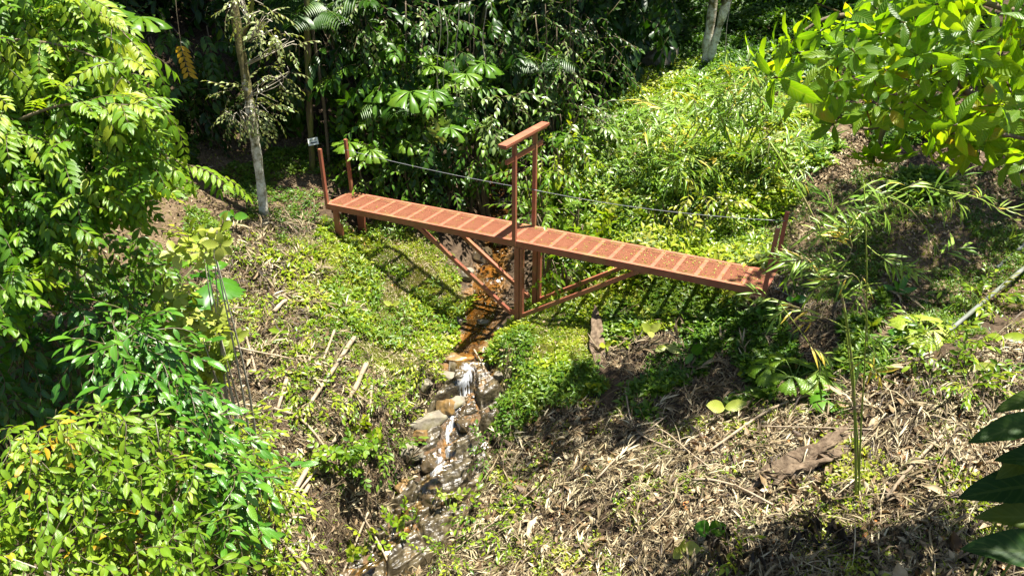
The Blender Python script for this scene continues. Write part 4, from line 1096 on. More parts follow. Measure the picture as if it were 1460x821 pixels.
# ------------------------------------------------------------------ the far forest behind everything
m = MB()
n = 4200
P = np.stack([U(-17, 4.5, n), 20.8+8*U(0, 1, n)**1.6, np.zeros(n)], -1)
P[:, 2] = gh(P[:, 0], P[:, 1])+U(0, 1, n)*(9.0-gh(P[:, 0], P[:, 1]))
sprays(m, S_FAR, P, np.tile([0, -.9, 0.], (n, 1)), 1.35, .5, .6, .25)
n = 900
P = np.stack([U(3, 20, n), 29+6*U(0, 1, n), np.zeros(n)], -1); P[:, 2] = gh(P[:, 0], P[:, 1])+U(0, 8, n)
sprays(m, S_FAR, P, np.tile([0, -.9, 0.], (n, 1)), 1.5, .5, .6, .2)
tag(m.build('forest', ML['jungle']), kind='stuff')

# ------------------------------------------------------------------ understorey plants, each its own
def bush(px, py, y, r, n, T, mat, label, name='understory_shrub', cat='shrub', group='shrubs of the jungle edge', size=1., droop=.5, tint=None, stems=3, bark=None, wild=.4, shell=.6):
    c = at(px, py, y)
    r = np.array(r, float); r[2] = min(r[2], max(.5*r[2], c[2]-gh(c[0], c[1])+.5))
    b = np.array([c[0]+U(-.2, .2), c[1]+.15, gh(c[0], c[1]+.15)])
    b[2] = min(b[2], c[2]-.2)
    t = thing(name, b, label, cat, group)
    m = MB()
    for k in range(stems):
        e = c+np.array([U(-.6, .6)*r[0], U(-.5, .5)*r[1], U(.1, .7)*r[2]])
        m.tube(bez([b-np.array([0, 0, .1]), b+(e-b)*.5+rng.normal(0, .12, 3), e], 9), np.linspace(.035, .012, 9), 5)
    m.build('stem', bark or M_TWIG, t)
    m = MB(); P, D = blob(c, r, n, shell); D = D+np.array([0, -.35, 0])
    lo = gh(P[:, 0], P[:, 1])+.05; P[:, 2] = np.maximum(P[:, 2], lo)
    sprays(m, T, P, D, size, droop, wild, tint); m.build('foliage', mat, t)
    return t
def fan_palm(p, R, nl, label, seed, group='fan palms', h=.8, mat='fan', segs=4, lean=0., name='fan_palm', cat='palm', spread=290, elev=(.3, 1.1)):
    """palmate leaves, each on its own stalk, from one foot"""
    t = thing(name, p, label, cat, group); r = random.Random(seed)
    a0 = r.uniform(0, 6.28)
    for k in range(nl):
        a = a0+2*math.pi*k/nl+r.uniform(-.3, .3); e = r.uniform(*elev)
        d = np.array([math.cos(a), math.sin(a), e]); d /= np.linalg.norm(d); L = h*r.uniform(.7, 1.15)
        tip = p+d*L+np.array([0, 0, -.06*L])
        pts = bez([p, p+np.array([d[0]*.35, d[1]*.35, d[2]*.6])*L, tip], 8)
        ms = MB(); ms.tube(pts, np.linspace(.010, .006, 8), 5, m=0)
        f = fan_leaf(segs, R*r.uniform(.8, 1.1), 5 if segs < 6 else 2, spread, .3, seed*7+k)
        dd = unit(np.array([d[0], d[1], d[2]*.2-.25])); Rm = frames(dd[None], np.array([[0, 0, 1.]])+np.array([[-d[0], -d[1], 0]])*.2)
        scatter(ms, f, tip[None], Rm, 1., r.uniform(.25, .75), .08, m=1)
        ms.build('frond', [M_STEMG, ML[mat]], t)
    return t
def feather_palm(p, L, nl, label, seed, mat='jungle', group='feather palms', name='feather_palm', up=1.0, width=.28, pairs=16):
    t = thing(name, p, label, 'palm', group); r = random.Random(seed); a0 = r.uniform(0, 6.28)
    for k in range(nl):
        a = a0+2*math.pi*k/nl+r.uniform(-.25, .25); l = L*r.uniform(.75, 1.1)
        h = np.array([math.cos(a), math.sin(a), 0]); s = np.linspace(0, 1, 12)
        pts = p+h*(l*.85*s)[:, None]+UP*(l*up*(s-.75*s*s*1.1))[:, None]
        ms = MB(); ms.tube(pts, np.linspace(.012, .004, 12), 4, m=0)
        side = np.array([-h[1], h[0], 0]); PP = []; DD = []; SS = []
        for q in range(pairs):
            v = .2+.78*q/(pairs-1)
            c = np.array([np.interp(v, s, pts[:, i]) for i in range(3)]); ln = width*l*(.55+.9*math.sin(math.pi*min(1, v*.95)))/1.2
            for sg in (-1, 1): PP.append(c); DD.append(side*sg+h*.55+UP*(-.35)); SS.append(ln)
        scatter(ms, LVN, np.array(PP), frames(np.array(DD), np.tile([0, 0, 1.], (len(PP), 1))), np.array(SS)*1.15, r.uniform(.2, .7), .1, m=1)
        ms.build('frond', [M_STEMG, ML[mat]], t)
    return t
J = ML['jungle']; JL = ML['jungle_light']; SV = ML['silver']
def b_(px, py, y, r, n, T, mat, label, **k): bush(px, py, y, r, n, T, mat, label, **k)
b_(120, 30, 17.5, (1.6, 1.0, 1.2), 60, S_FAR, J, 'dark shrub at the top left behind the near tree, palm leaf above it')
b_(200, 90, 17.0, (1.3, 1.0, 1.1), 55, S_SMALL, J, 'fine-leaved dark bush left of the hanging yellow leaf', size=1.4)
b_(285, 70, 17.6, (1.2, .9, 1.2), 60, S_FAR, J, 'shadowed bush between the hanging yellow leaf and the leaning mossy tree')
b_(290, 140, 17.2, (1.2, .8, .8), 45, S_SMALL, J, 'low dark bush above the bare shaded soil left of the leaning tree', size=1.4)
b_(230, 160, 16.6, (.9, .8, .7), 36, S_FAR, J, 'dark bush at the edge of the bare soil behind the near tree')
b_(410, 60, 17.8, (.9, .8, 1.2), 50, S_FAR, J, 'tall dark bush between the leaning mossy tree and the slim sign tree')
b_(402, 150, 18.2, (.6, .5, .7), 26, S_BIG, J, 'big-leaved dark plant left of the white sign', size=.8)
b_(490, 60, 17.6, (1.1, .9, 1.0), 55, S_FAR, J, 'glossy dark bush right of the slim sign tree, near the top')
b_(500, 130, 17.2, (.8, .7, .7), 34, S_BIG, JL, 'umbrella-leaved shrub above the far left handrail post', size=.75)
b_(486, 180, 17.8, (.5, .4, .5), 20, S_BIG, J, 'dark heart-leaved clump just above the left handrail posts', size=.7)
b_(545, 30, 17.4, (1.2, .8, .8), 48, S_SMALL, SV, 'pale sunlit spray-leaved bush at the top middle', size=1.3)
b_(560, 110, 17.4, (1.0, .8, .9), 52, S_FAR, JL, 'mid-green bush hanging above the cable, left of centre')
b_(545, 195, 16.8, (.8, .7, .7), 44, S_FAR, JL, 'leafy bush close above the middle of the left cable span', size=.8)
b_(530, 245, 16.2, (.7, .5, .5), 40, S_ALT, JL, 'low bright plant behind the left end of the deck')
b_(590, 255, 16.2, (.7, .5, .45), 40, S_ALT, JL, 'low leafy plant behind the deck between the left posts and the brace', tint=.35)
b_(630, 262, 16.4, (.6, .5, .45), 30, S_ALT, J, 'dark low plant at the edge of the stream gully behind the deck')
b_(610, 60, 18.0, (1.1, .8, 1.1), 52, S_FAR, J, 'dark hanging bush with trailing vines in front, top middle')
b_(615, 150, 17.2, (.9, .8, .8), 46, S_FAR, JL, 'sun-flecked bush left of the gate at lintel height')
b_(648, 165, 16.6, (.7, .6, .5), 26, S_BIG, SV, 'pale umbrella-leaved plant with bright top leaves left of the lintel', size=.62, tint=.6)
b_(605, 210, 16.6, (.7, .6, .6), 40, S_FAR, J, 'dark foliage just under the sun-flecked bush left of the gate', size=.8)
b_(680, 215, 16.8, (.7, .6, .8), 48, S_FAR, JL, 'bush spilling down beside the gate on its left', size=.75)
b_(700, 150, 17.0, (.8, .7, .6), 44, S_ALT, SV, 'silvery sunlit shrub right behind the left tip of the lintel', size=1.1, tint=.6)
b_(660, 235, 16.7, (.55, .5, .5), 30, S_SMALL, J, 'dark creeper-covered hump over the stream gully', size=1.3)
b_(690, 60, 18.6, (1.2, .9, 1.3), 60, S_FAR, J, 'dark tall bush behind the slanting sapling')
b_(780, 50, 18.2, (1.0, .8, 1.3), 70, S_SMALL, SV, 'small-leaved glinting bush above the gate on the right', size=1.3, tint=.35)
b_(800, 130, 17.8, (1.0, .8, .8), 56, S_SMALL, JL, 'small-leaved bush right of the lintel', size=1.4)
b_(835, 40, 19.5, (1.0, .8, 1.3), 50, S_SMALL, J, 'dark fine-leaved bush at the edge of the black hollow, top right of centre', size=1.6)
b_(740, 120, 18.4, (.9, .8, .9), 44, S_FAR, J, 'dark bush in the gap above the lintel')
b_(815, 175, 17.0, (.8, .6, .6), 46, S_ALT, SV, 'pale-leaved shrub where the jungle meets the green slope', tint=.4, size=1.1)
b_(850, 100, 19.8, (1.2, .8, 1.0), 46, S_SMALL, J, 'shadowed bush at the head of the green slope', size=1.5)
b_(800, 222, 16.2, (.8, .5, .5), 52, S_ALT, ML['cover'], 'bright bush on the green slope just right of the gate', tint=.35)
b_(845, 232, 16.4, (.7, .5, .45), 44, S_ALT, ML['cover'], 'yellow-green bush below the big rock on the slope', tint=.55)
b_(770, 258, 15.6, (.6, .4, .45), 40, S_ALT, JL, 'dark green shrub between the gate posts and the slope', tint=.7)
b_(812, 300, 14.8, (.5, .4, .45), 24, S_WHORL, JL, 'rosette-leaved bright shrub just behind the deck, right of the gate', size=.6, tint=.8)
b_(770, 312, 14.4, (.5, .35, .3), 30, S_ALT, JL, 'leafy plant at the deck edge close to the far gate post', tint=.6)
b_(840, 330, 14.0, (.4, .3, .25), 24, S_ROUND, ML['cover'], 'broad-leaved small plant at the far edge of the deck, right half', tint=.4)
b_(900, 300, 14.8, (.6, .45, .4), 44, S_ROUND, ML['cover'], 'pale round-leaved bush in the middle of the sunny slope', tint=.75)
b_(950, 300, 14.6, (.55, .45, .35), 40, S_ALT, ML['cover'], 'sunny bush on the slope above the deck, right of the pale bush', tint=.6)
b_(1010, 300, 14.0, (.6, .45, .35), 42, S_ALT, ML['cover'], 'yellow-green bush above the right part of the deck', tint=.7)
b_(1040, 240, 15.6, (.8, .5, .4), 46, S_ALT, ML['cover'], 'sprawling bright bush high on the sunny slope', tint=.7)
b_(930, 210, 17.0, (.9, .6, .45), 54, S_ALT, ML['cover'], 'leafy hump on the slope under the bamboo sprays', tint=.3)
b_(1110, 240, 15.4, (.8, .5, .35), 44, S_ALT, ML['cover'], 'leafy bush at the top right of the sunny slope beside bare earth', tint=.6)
b_(800, 380, 13.6, (.35, .25, .2), 20, S_ALT, ML['cover'], 'green bush seen below the deck, right of the support posts', tint=.2)
b_(765, 560, 11.3, (.45, .3, .15), 38, S_SMALL, ML['cover'], 'bright green bush on the right bank above the cascade', tint=.5, size=.95)
b_(740, 505, 11.9, (.35, .25, .12), 18, S_ALT, ML['cover'], 'leafy bush on the right bank by the small waterfall', tint=.3, size=.6)
for (px, py, y, R, n, h, lab, sd, mt_) in (
    (590, 130, 17.0, .75, 6, 1.1, 'fan palm with broad split leaves in the jungle, above the middle of the cable', 3, 'fan'),
    (615, 185, 16.4, .6, 5, .9, 'fan palm left of the gate whose leaves catch the sun', 4, 'fan'),
    (530, 205, 16.6, .55, 5, .8, 'small fan palm behind the left cable span', 5, 'fan'),
    (648, 95, 17.2, .65, 5, 1.0, 'fan palm with one upright folded leaf among the hanging vines', 6, 'fan'),
    (830, 185, 17.2, .6, 5, .9, 'fan palm beside the pale shrub where the slope begins', 7, 'fan'),
    (735, 190, 17.4, .6, 5, .9, 'dark fan palm right behind the gate frame', 8, 'dark_broad'),
    (135, 15, 14.5, .7, 5, .9, 'fan palm leaf cluster at the top left above the near tree', 9, 'fan')):
    p = at(px, py, y); p[2] -= h*.45
    g0 = np.array([p[0], p[1], gh(p[0], p[1])])
    t = fan_palm(p, R*.8, n, lab, sd, h=h, mat='jungle_light' if mt_ == 'fan' else mt_, segs=8)
    m = MB(); m.tube(bez([g0-np.array([0, 0, .1]), (g0+p)/2+np.array([.06, 0, 0]), p], 8), .035, 6); m.build('trunk', M_TWIG, t)
for (px, py, y, L, n, lab, sd) in (
    (445, 40, 17.0, 1.5, 9, 'feather palm spreading round the top of the slim sign tree', 2),
    (585, 235, 16.5, 1.0, 7, 'feathery dark palm low in the jungle behind the left deck', 3),
    (470, 20, 17.8, 1.6, 8, 'dark feather palm at the top edge right of the sign tree', 4),
    (560, 160, 16.9, 1.1, 7, 'feather palm with drooping leaves above the left cable span', 5),
    (770, 100, 18.0, 1.2, 7, 'feather palm in the shade right above the lintel', 6)):
    p = at(px, py, y); g0 = np.array([p[0], p[1], gh(p[0], p[1])])
    t = feather_palm(p, L, n, lab, sd)
    m = MB(); m.tube(bez([g0-np.array([0, 0, .1]), (g0+p)/2+np.array([.05, 0, 0]), p], 8), .04, 6); m.build('trunk', M_TWIG, t)
# hanging vines
for (a, b, lab) in (((636, 95, 16.6), (637, 150, 16.6), 'short thin vine hanging straight in the middle of the jungle'), ((651, 40, 16.7), (653, 150, 16.7), 'long pale vine hanging left of the slanting sapling'),
                    ((691, 38, 16.8), (693, 95, 16.8), 'forked thin vine hanging beside the slanting sapling'), ((626, 70, 16.9), (628, 150, 16.9), 'faint vine hanging left of the long pale vine'),
                    ((1047, -30, 20.5), (1034, 82, 20.5), 'pale vine hanging right of the twin pale trunks')):
    p0 = at(*a); p1 = at(*b); p0[2] += 1.2
    m = MB(); m.tube(bez([p0, p0*.7+p1*.3+np.array([.07, 0, 0]), p0*.3+p1*.7+np.array([-.06, 0, 0]), p1], 14), .008, 5)
    tag(m.build('hanging_vine', M_GREYTWIG, base=p0), lab, 'vine', 'hanging vines')
# the yellow leaf that hangs in the shade
p = at(258, 66, 15.2)
t = thing('hanging_leaf', p, 'large golden dead leaf hanging in the dark left of the leaning tree', 'leaf')
m = MB()
s_ = np.linspace(0, 1, 7); pts = np.stack([p[0]+.05*s_, p[1]+0*s_, p[2]-.62*s_], -1)
PP = []; DD = []
for q in range(6):
    for sg in (-1, 1): PP.append(pts[q]); DD.append((sg*.8, -.1, -.7))
scatter(m, LVL, np.array(PP), frames(np.array(DD), np.tile([0, -1., .2], (len(PP), 1))), .21, .5, .2); m.build('leaflet_blade', ML['gold'], t)
m = MB(); q_ = np.vstack([p+np.array([.1, .2, 1.6]), p+np.array([.03, .05, .6]), pts]); m.tube(q_, .007, 4); m.build('stalk', M_TWIG, t)

# bush growing on the leaning trunk
c = at(362, 150, tb[1]+.0); t = thing('epiphyte_bush', c, 'pale small-leaved bush growing round the middle of the leaning trunk', 'shrub')
m = MB(); m2 = MB()
for (px, py, r, n) in ((358, 150, (.62, .5, .45), 40), (398, 110, (.3, .4, .3), 12), (345, 160, (.35, .35, .3), 16), (380, 30, (.5, .4, .3), 22), (405, 62, (.3, .3, .25), 12), (345, 5, (.4, .3, .25), 14)):
    cc = at(px, py, tb[1]-.05); P, D = blob(cc, r, n, .7); sprays(m, S_SMALL, P, D, .95, .25, .45, .95)
    for k in range(5): m2.tube(bez([at(354+U(-4, 4), py+30, tb[1]), cc+rng.normal(0, .1, 3), cc+unit(rng.normal(0, 1, 3))*np.array(r)], 7), .008, 4)
m.build('foliage', SV, t); m2.build('stem', M_GREYTWIG, t)

# the sign on the slim tree
sc = at(446.5, 202, sp_[1]-.16)
t = thing('trail_sign', sc, 'small white sign with a black arrow pointing left, fixed to the slim tree', 'sign')
ex = unit(np.array([1, .12, .16])); ez = unit(np.array([-.16, 0, 1])); ey = np.cross(ez, ex); ez = unit(ez+.36*ey); ey = np.cross(ez, ex)
m = MB(); m.box(sc, (ex, ey, ez), (.235, .012, .16)); m.build('board', M_WHITE, t, smooth=False)
def on(u, w): return sc-ey*.0075*(1 if ey[1] > 0 else -1)+ex*u+ez*w
m = MB()
fr_ = -ey if ey[1] > 0 else ey
F = sc+fr_*.009
a = [(-.085, -.028), (-.025, -.006), (-.025, -.018), (.085, -.018), (.085, -.040), (-.025, -.040), (-.025, -.052)]
V = [F+ex*u+ez*w for u, w in a]
m.add(V, [(2, 3, 4, 5)], [(0, 1, 2), (0, 2, 5), (0, 5, 6)]); m.build('arrow', M_BLACK, t, smooth=False)
m = MB(); r_ = random.Random(4); u = -.085
for wd in (3, 5):
    for k in range(wd):
        m.box(F+ex*(u+.002)+ez*.038, (ex, ey, ez), (.004, .002, .034)); m.box(F+ex*(u+.008)+ez*(.038+r_.choice((-.014, 0, .014))), (ex, ey, ez), (.009, .002, .004))
        if r_.random() < .5: m.box(F+ex*(u+.013)+ez*.034, (ex, ey, ez), (.004, .002, .024))
        u += .0195
    u += .014
m.build('lettering', M_GREYP, t, smooth=False)

# ------------------------------------------------------------------ near tree on the left
pl = np.array([-8.4, 8.2, gh(-8.4, 8.2)])
t = thing('pinnate_tree', pl, 'near tree at the left edge with drooping compound leaves in light and dark green', 'tree')
m = MB(); m.tube(bez([pl-np.array([0, 0, .2]), (-8.3, 8.3, 3.5), (-8.1, 8.3, 6), (-7.8, 8.5, 8)], 18), np.linspace(.17, .09, 18), 9); m.build('trunk', M_BARK_MOSS, t)
LB = [[(-170, 60, 6.3), (-20, 55, 6.2), (120, 75, 6.0), (240, 160, 5.9)], [(-170, 190, 6.3), (20, 180, 6.0), (170, 205, 5.9), (300, 246, 5.9)], [(-170, 320, 6.3), (20, 270, 6.0), (110, 272, 5.8), (190, 300, 5.8)],
      [(-170, -10, 6.6), (10, -20, 6.6), (130, 10, 6.5), (212, 85, 6.4)], [(-170, 380, 6.4), (0, 350, 6.1), (40, 360, 6), (70, 390, 6)], [(-150, 420, 6.5), (-20, 430, 6.2), (20, 460, 6.1), (40, 510, 6.1)], [(0, 182, 6.0), (90, 150, 5.6), (190, 150, 5.4)]]
tips = []
for q in LB:
    m = MB(); c = path([(a_, b_2, y_+1.7) for a_, b_2, y_ in q], 16); m.tube(c, np.linspace(.022, .005, 16), 6); m.build('branch', M_TWIG, t); tips.append(c)
PLP = [(-50, -60), (110, -50), (150, 40), (195, 110), (205, 190), (225, 245), (200, 275), (160, 290), (110, 320), (55, 375), (10, 430), (-50, 480)]
m = MB()
P = region(PLP, 1700, 8.2, 9.8, 1.0, 2.2)
D = np.tile([.55, -.35, .05], (len(P), 1)); tn = np.clip(.56+.35*fbm(P[:, 0]*1.3, P[:, 2]*1.3, 2)+rng.normal(0, .18, len(P)), 0, 1.1)
R = frames(D+rng.normal(0, .4, P.shape)+np.array([0, 0, -.25]), np.array([0, 0, 1.])+rng.normal(0, .25, P.shape))
k = rng.integers(0, 3, len(P))
for q in range(3): scatter(m, S_PIN[q], P[k == q], R[k == q], U(.55, .95, (k == q).sum()), tn[k == q], .14)
for c in tips:
    for s in np.linspace(.35, 1, 16):
        p = np.array([np.interp(s, np.linspace(0, 1, len(c)), c[:, i]) for i in range(3)]); dd = unit(c[-1]-c[-4])+rng.normal(0, .45, 3)+np.array([0, -.2, -.3])
        q = rng.integers(0, 3); scatter(m, S_PIN[q], p[None], frames(dd[None], np.array([[0, 0, 1.]])), U(.75, 1.1), np.array([U(.3, .95)]), .1)
m.build('foliage', ML['pinnate'], t)

# ------------------------------------------------------------------ shrubs at the lower left
def mass(name, label, cat, poly, n, y0, y1, T, mat, bark, D, size=1., droop=.4, wild=.45, foot=None, limbs=6, tint=None, bias=1., group=None, tvar=.3, slope=0.0):
    P = region(poly, n, y0, y1, bias, slope)
    P[:, 2] = np.maximum(P[:, 2], gh(P[:, 0], P[:, 1])+.06)
    c = P.mean(0); ft = np.array(foot) if foot is not None else np.array([c[0], c[1]+.3, gh(c[0], c[1]+.3)-.1])
    t = thing(name, ft, label, cat, group)
    m = MB()
    for k in range(limbs):
        e = P[rng.integers(0, n)]
        m.tube(bez([ft, ft+(e-ft)*.5+np.array([U(-.2, .2), U(-.2, .2), .15]), e], 10), np.linspace(.026, .005, 10), 5)
    m.build('branch', bark, t)
    m = MB()
    tn = (.5 if tint is None else tint)+tvar*fbm(P[:, 0]*1.5, P[:, 2]*1.5+P[:, 1], 2)
    sprays(m, T, P, np.tile(np.asarray(D, float), (n, 1)), size, droop, wild, tn); m.build('foliage', mat, t)
    return t
mass('leafy_shrub', 'large yellow-green shrub with pointed glossy leaves filling the lower left corner', 'shrub',
     [(-60, 650), (40, 600), (130, 560), (230, 590), (290, 640), (300, 740), (330, 840), (300, 900), (-60, 900)], 640, 5.0, 6.0, S_ALT, ML['shrub'], M_GREYTWIG, (.25, -.5, .35), slope=1.6, size=.72, droop=.35, foot=(-3.3, 5.6, gh(-3.3, 5.6)-.1), limbs=16, bias=.8)
mass('glossy_sapling', 'deep green glossy-leaved sapling behind the yellow-green shrub, lower left', 'sapling',
     [(130, 500), (160, 450), (220, 455), (270, 530), (310, 600), (345, 660), (330, 760), (290, 720), (240, 610), (170, 560)], 240, 6.2, 7.2, S_ALT, ML['glossy'], M_TWIG, (.3, -.5, .3), slope=1.6, size=.95, droop=.25, tint=.75, foot=(-3.9, 7.2, gh(-3.9, 7.2)-.1), limbs=8)
mass('vine_bush', 'tangled small-leaved bush to the right of the lower left shrub', 'bush',
     [(290, 600), (350, 580), (400, 620), (420, 720), (400, 840), (300, 840), (330, 700)], 210, 6.6, 8.2, S_SMALL, ML['cover'], M_TWIG, (.2, -.5, .3), size=1.1, droop=.3, limbs=8, tint=.45)
mass('pale_shrub', 'pale yellow-leaved shrub on bare stems beside the leaf-strewn left bank', 'shrub',
     [(255, 340), (320, 338), (330, 372), (260, 375), (250, 400), (330, 455), (342, 478), (320, 540), (255, 540), (225, 470), (235, 420), (235, 370)], 86, 7.0, 7.8, S_ROUND, ML['yellow'], M_GREYTWIG, (.1, -.35, .55), size=.85, droop=.1, wild=.3, limbs=12, tint=.6)
mass('shaded_bush', 'dark leafy bush in shade between the near tree and the yellow-green shrub', 'bush',
     [(-60, 430), (80, 400), (150, 440), (140, 520), (60, 600), (-60, 640)], 170, 6.6, 8.2, S_ALT, ML['glossy'], M_TWIG, (.2, -.4, .1), size=1.1, limbs=6, tint=.2)
mass('bank_bush', 'mid-green bush low on the left bank under the near tree', 'bush',
     [(120, 350), (190, 320), (235, 350), (240, 390), (220, 440), (150, 470), (90, 430)], 130, 8.8, 10.6, S_ALT, JL, M_TWIG, (.2, -.4, .1), size=1.0, limbs=6, tint=.5)
p = gp(262, 470); p[2] += .5
fan_palm(p, .55, 6, 'fan palm with pale split leaves behind the pale yellow shrub', 21, h=.9)

# ------------------------------------------------------------------ tree branch reaching in at the top right
pr = np.array([6.6, 5.6, gh(6.6, 5.6)])
t = thing('broadleaf_tree', pr, 'near tree whose limbs reach in at the top right with long wavy backlit leaves', 'tree')
m = MB(); m.tube(bez([pr-np.array([0, 0, .2]), (6.5, 5.7, 2), (6.2, 5.8, 4.2), (5.9, 6, 7)], 16), np.linspace(.14, .07, 16), 9); m.build('trunk', M_TWIG, t)
RB = [[(1560, 190, 6.0), (1460, 142, 6.0), (1380, 133, 6.0), (1300, 150, 6.0), (1258, 178, 5.9), (1232, 184, 5.9), (1190, 163, 5.9), (1155, 140, 5.8)], [(1480, 145, 6.0), (1360, 106, 6.1), (1290, 108, 6.2), (1205, 122, 6.2)],
      [(1520, 60, 6.1), (1420, 60, 6.2), (1340, 40, 6.3), (1240, 20, 6.4)], [(1500, 210, 5.8), (1420, 190, 5.6), (1360, 190, 5.5)], [(1380, 133, 6), (1330, 70, 5.8), (1300, 10, 5.6)], [(1240, 18, 6.4), (1170, 30, 6.4), (1110, 75, 6.4)], [(1460, 20, 5.6), (1390, 0, 5.5), (1330, -20, 5.5)], [(1262, 178, 5.9), (1250, 215, 5.8)]]
br = []
for q in RB:
    m = MB(); c = path(q, 16); m.tube(c, np.linspace(.028, .007, 16), 6); m.build('branch', M_TWIG, t); br.append(c)
m = MB()
PRP = [(1100, 70), (1180, 30), (1190, -30), (1500, -40), (1500, 235), (1440, 240), (1390, 225), (1300, 200), (1235, 150), (1170, 140), (1110, 120)]
P = region(PRP, 180, 4.8, 6.7)
sprays(m, S_WHORL, P, np.tile([-.35, -.15, .25], (len(P), 1)), .74, .05, .45, .55)
P, D = blob((5.5, 6.3, 7.7), (2.1, .55, .5), 190, .8); sprays(m, S_WHORL, P, D, 1.1, .1, .4)
P, D = blob((5.3, 4.7, 7.7), (1.3, .6, .4), 60, .8); sprays(m, S_WHORL, P, D, 1.1, .1, .4)
for c in br:
    for s in (.45, .65, .82, 1.):
        p = np.array([np.interp(s, np.linspace(0, 1, len(c)), c[:, i]) for i in range(3)]); sprays(m, S_WHORL, p[None], unit(c[-1]-c[-5])[None], .9, .05, .35)
m.build('foliage', ML['broad'], t)

# ------------------------------------------------------------------ bamboo
def bamboo_sprays(P, D, size, m, tint=.5): sprays(m, S_BAM, P, D*np.array([1, 1, .4]), size, .1, .4, tint+.02, jit=.2, upn=(0, -.55, .8))
g = gp(1221, 712); yb = g[1]
t = thing('bamboo', g, 'slender green bamboo with thin leafy culms standing on the litter slope at the right', 'bamboo')
CU = [[(1221, 715, yb), (1219, 600, yb), (1213, 500, yb+.05), (1192, 390, yb+.15), (1150, 290, yb+.3), (1098, 203, yb+.5)], [(1224, 716, yb), (1228, 600, yb), (1233, 520, yb), (1236, 400, yb), (1232, 262, yb+.1)],
      [(1227, 718, yb+.05), (1222, 620, yb+.05), (1216, 560, yb+.05), (1206, 470, yb+.1)]]
for q, r0 in zip(CU, (.018, .012, .015)):
    m = MB(); c = path(q, 26); m.tube(c, np.linspace(r0, r0*.45, 26)*(1+.12*(np.arange(26) % 4 == 0)), 7); m.build('culm', M_BAMBOO, t)
m = MB(); BR = [[(1234, 290, yb), (1262, 280, yb-.1), (1300, 300, yb-.2), (1342, 362, yb-.3)], [(1236, 300, yb), (1300, 265, yb), (1350, 275, yb)], [(1236, 350, yb), (1255, 365, yb-.1), (1285, 372, yb-.2)], [(1192, 390, yb+.1), (1160, 370, yb), (1130, 372, yb)],
                [(1192, 395, yb), (1215, 350, yb), (1190, 310, yb)], [(1213, 470, yb), (1170, 450, yb-.1), (1100, 425, yb-.2)], [(1236, 420, yb), (1215, 390, yb-.1), (1180, 400, yb-.1)], [(1165, 320, yb+.2), (1200, 290, yb+.1), (1235, 262, yb)], [(1340, 270, yb), (1400, 285, yb), (1470, 330, yb)], [(1236, 440, yb), (1238, 520, yb-.05)], [(1110, 430, yb-.2), (1160, 500, yb-.2), (1190, 570, yb-.1)]]
ends = []
for q in BR: c = path(q, 9); m.tube(c, np.linspace(.006, .003, 9), 4); ends.append(c)
m.build('branch', M_BAMBOO, t)
m = MB()
for c in ends:
    n_ = 4
    for s in np.linspace(.45, 1, n_):
        p = np.array([np.interp(s, np.linspace(0, 1, len(c)), c[:, i]) for i in range(3)]); bamboo_sprays(p[None], unit(c[-1]-c[0])[None], 1.0, m, .6)
P = np.array([at(a, b, yb+.1) for a, b in ((1165, 335), (1215, 372), (1245, 330), (1205, 300), (1130, 255), (1260, 300), (1230, 395), (1195, 425), (1290, 275), (1265, 262), (1185, 345))])
bamboo_sprays(P, rng.normal(0, .7, P.shape), 1.0, m, .55)
m.build('foliage', ML['bamboo'], t)
for (poly, n, y0, y1, lab, tn) in (([(900, 150), (960, 120), (1050, 110), (1060, 150), (1000, 190), (930, 215), (900, 190)], 58, 14.6, 16.2, 'golden-tipped bamboo clump arching over the sunny slope', .55),
                                   ([(1010, 110), (1090, 90), (1140, 120), (1130, 160), (1060, 170)], 34, 14.6, 15.6, 'bright bamboo clump left of the wavy-leaved branches', .6),
                                   ([(960, 215), (1010, 225), (1010, 260), (955, 250)], 20, 14.2, 14.8, 'small spray of bamboo leaves low on the sunny slope', .5),
                                   ([(1060, 200), (1140, 190), (1180, 220), (1120, 280), (1060, 250)], 20, 13.9, 14.8, 'bamboo shoots beside the bare earth on the slope', .45)):
    mass('bamboo_clump', lab, 'bamboo', poly, n, y0, y1, S_BAM, ML['bamboo'], M_BAMBOO, (-.1, -.35, .2), size=1.55, droop=.1, wild=.8, limbs=5, tint=tn, group='bamboo on the slope')

# ------------------------------------------------------------------ single plants on the slopes
def big_leaf(mb, a, b, w, mat_t=.5, T=None, up=(0, 0, 1), m=1):
    """one leaf from point a to point b"""
    a = np.asarray(a); b = np.asarray(b); L = np.linalg.norm(b-a)
    scatter(mb, T or leaf_t(1, w, 11, .12, .12, base=1., tip=.7, wave=.03), a[None], frames((b-a)[None], np.array([up], float)), L, np.array([mat_t]), .02, m)
def seedling(px, py, leaves, label, mat, name='seedling', h=.25, group='seedlings on the slopes', cat='seedling', up=(0, -.75, .8), foot=None):
    """leaves: (tip dx, tip dy in metres in the picture's plane, length share, width)"""
    g = gp(*(foot or (px, py))); t = thing(name, g, label, cat, group)
    m = MB(); top = g+np.array([0, 0, h]); m.tube(bez([g-np.array([0, 0, .05]), g+np.array([.02, 0, h*.5]), top], 6), .007, 5)
    for (dx, dy, dz, w, tn) in leaves: big_leaf(m, top, top+np.array([dx, dy, dz])*1.35, w, tn, up=up)
    m.build('leaves', [M_STEMG, ML[mat]], t)
    return t
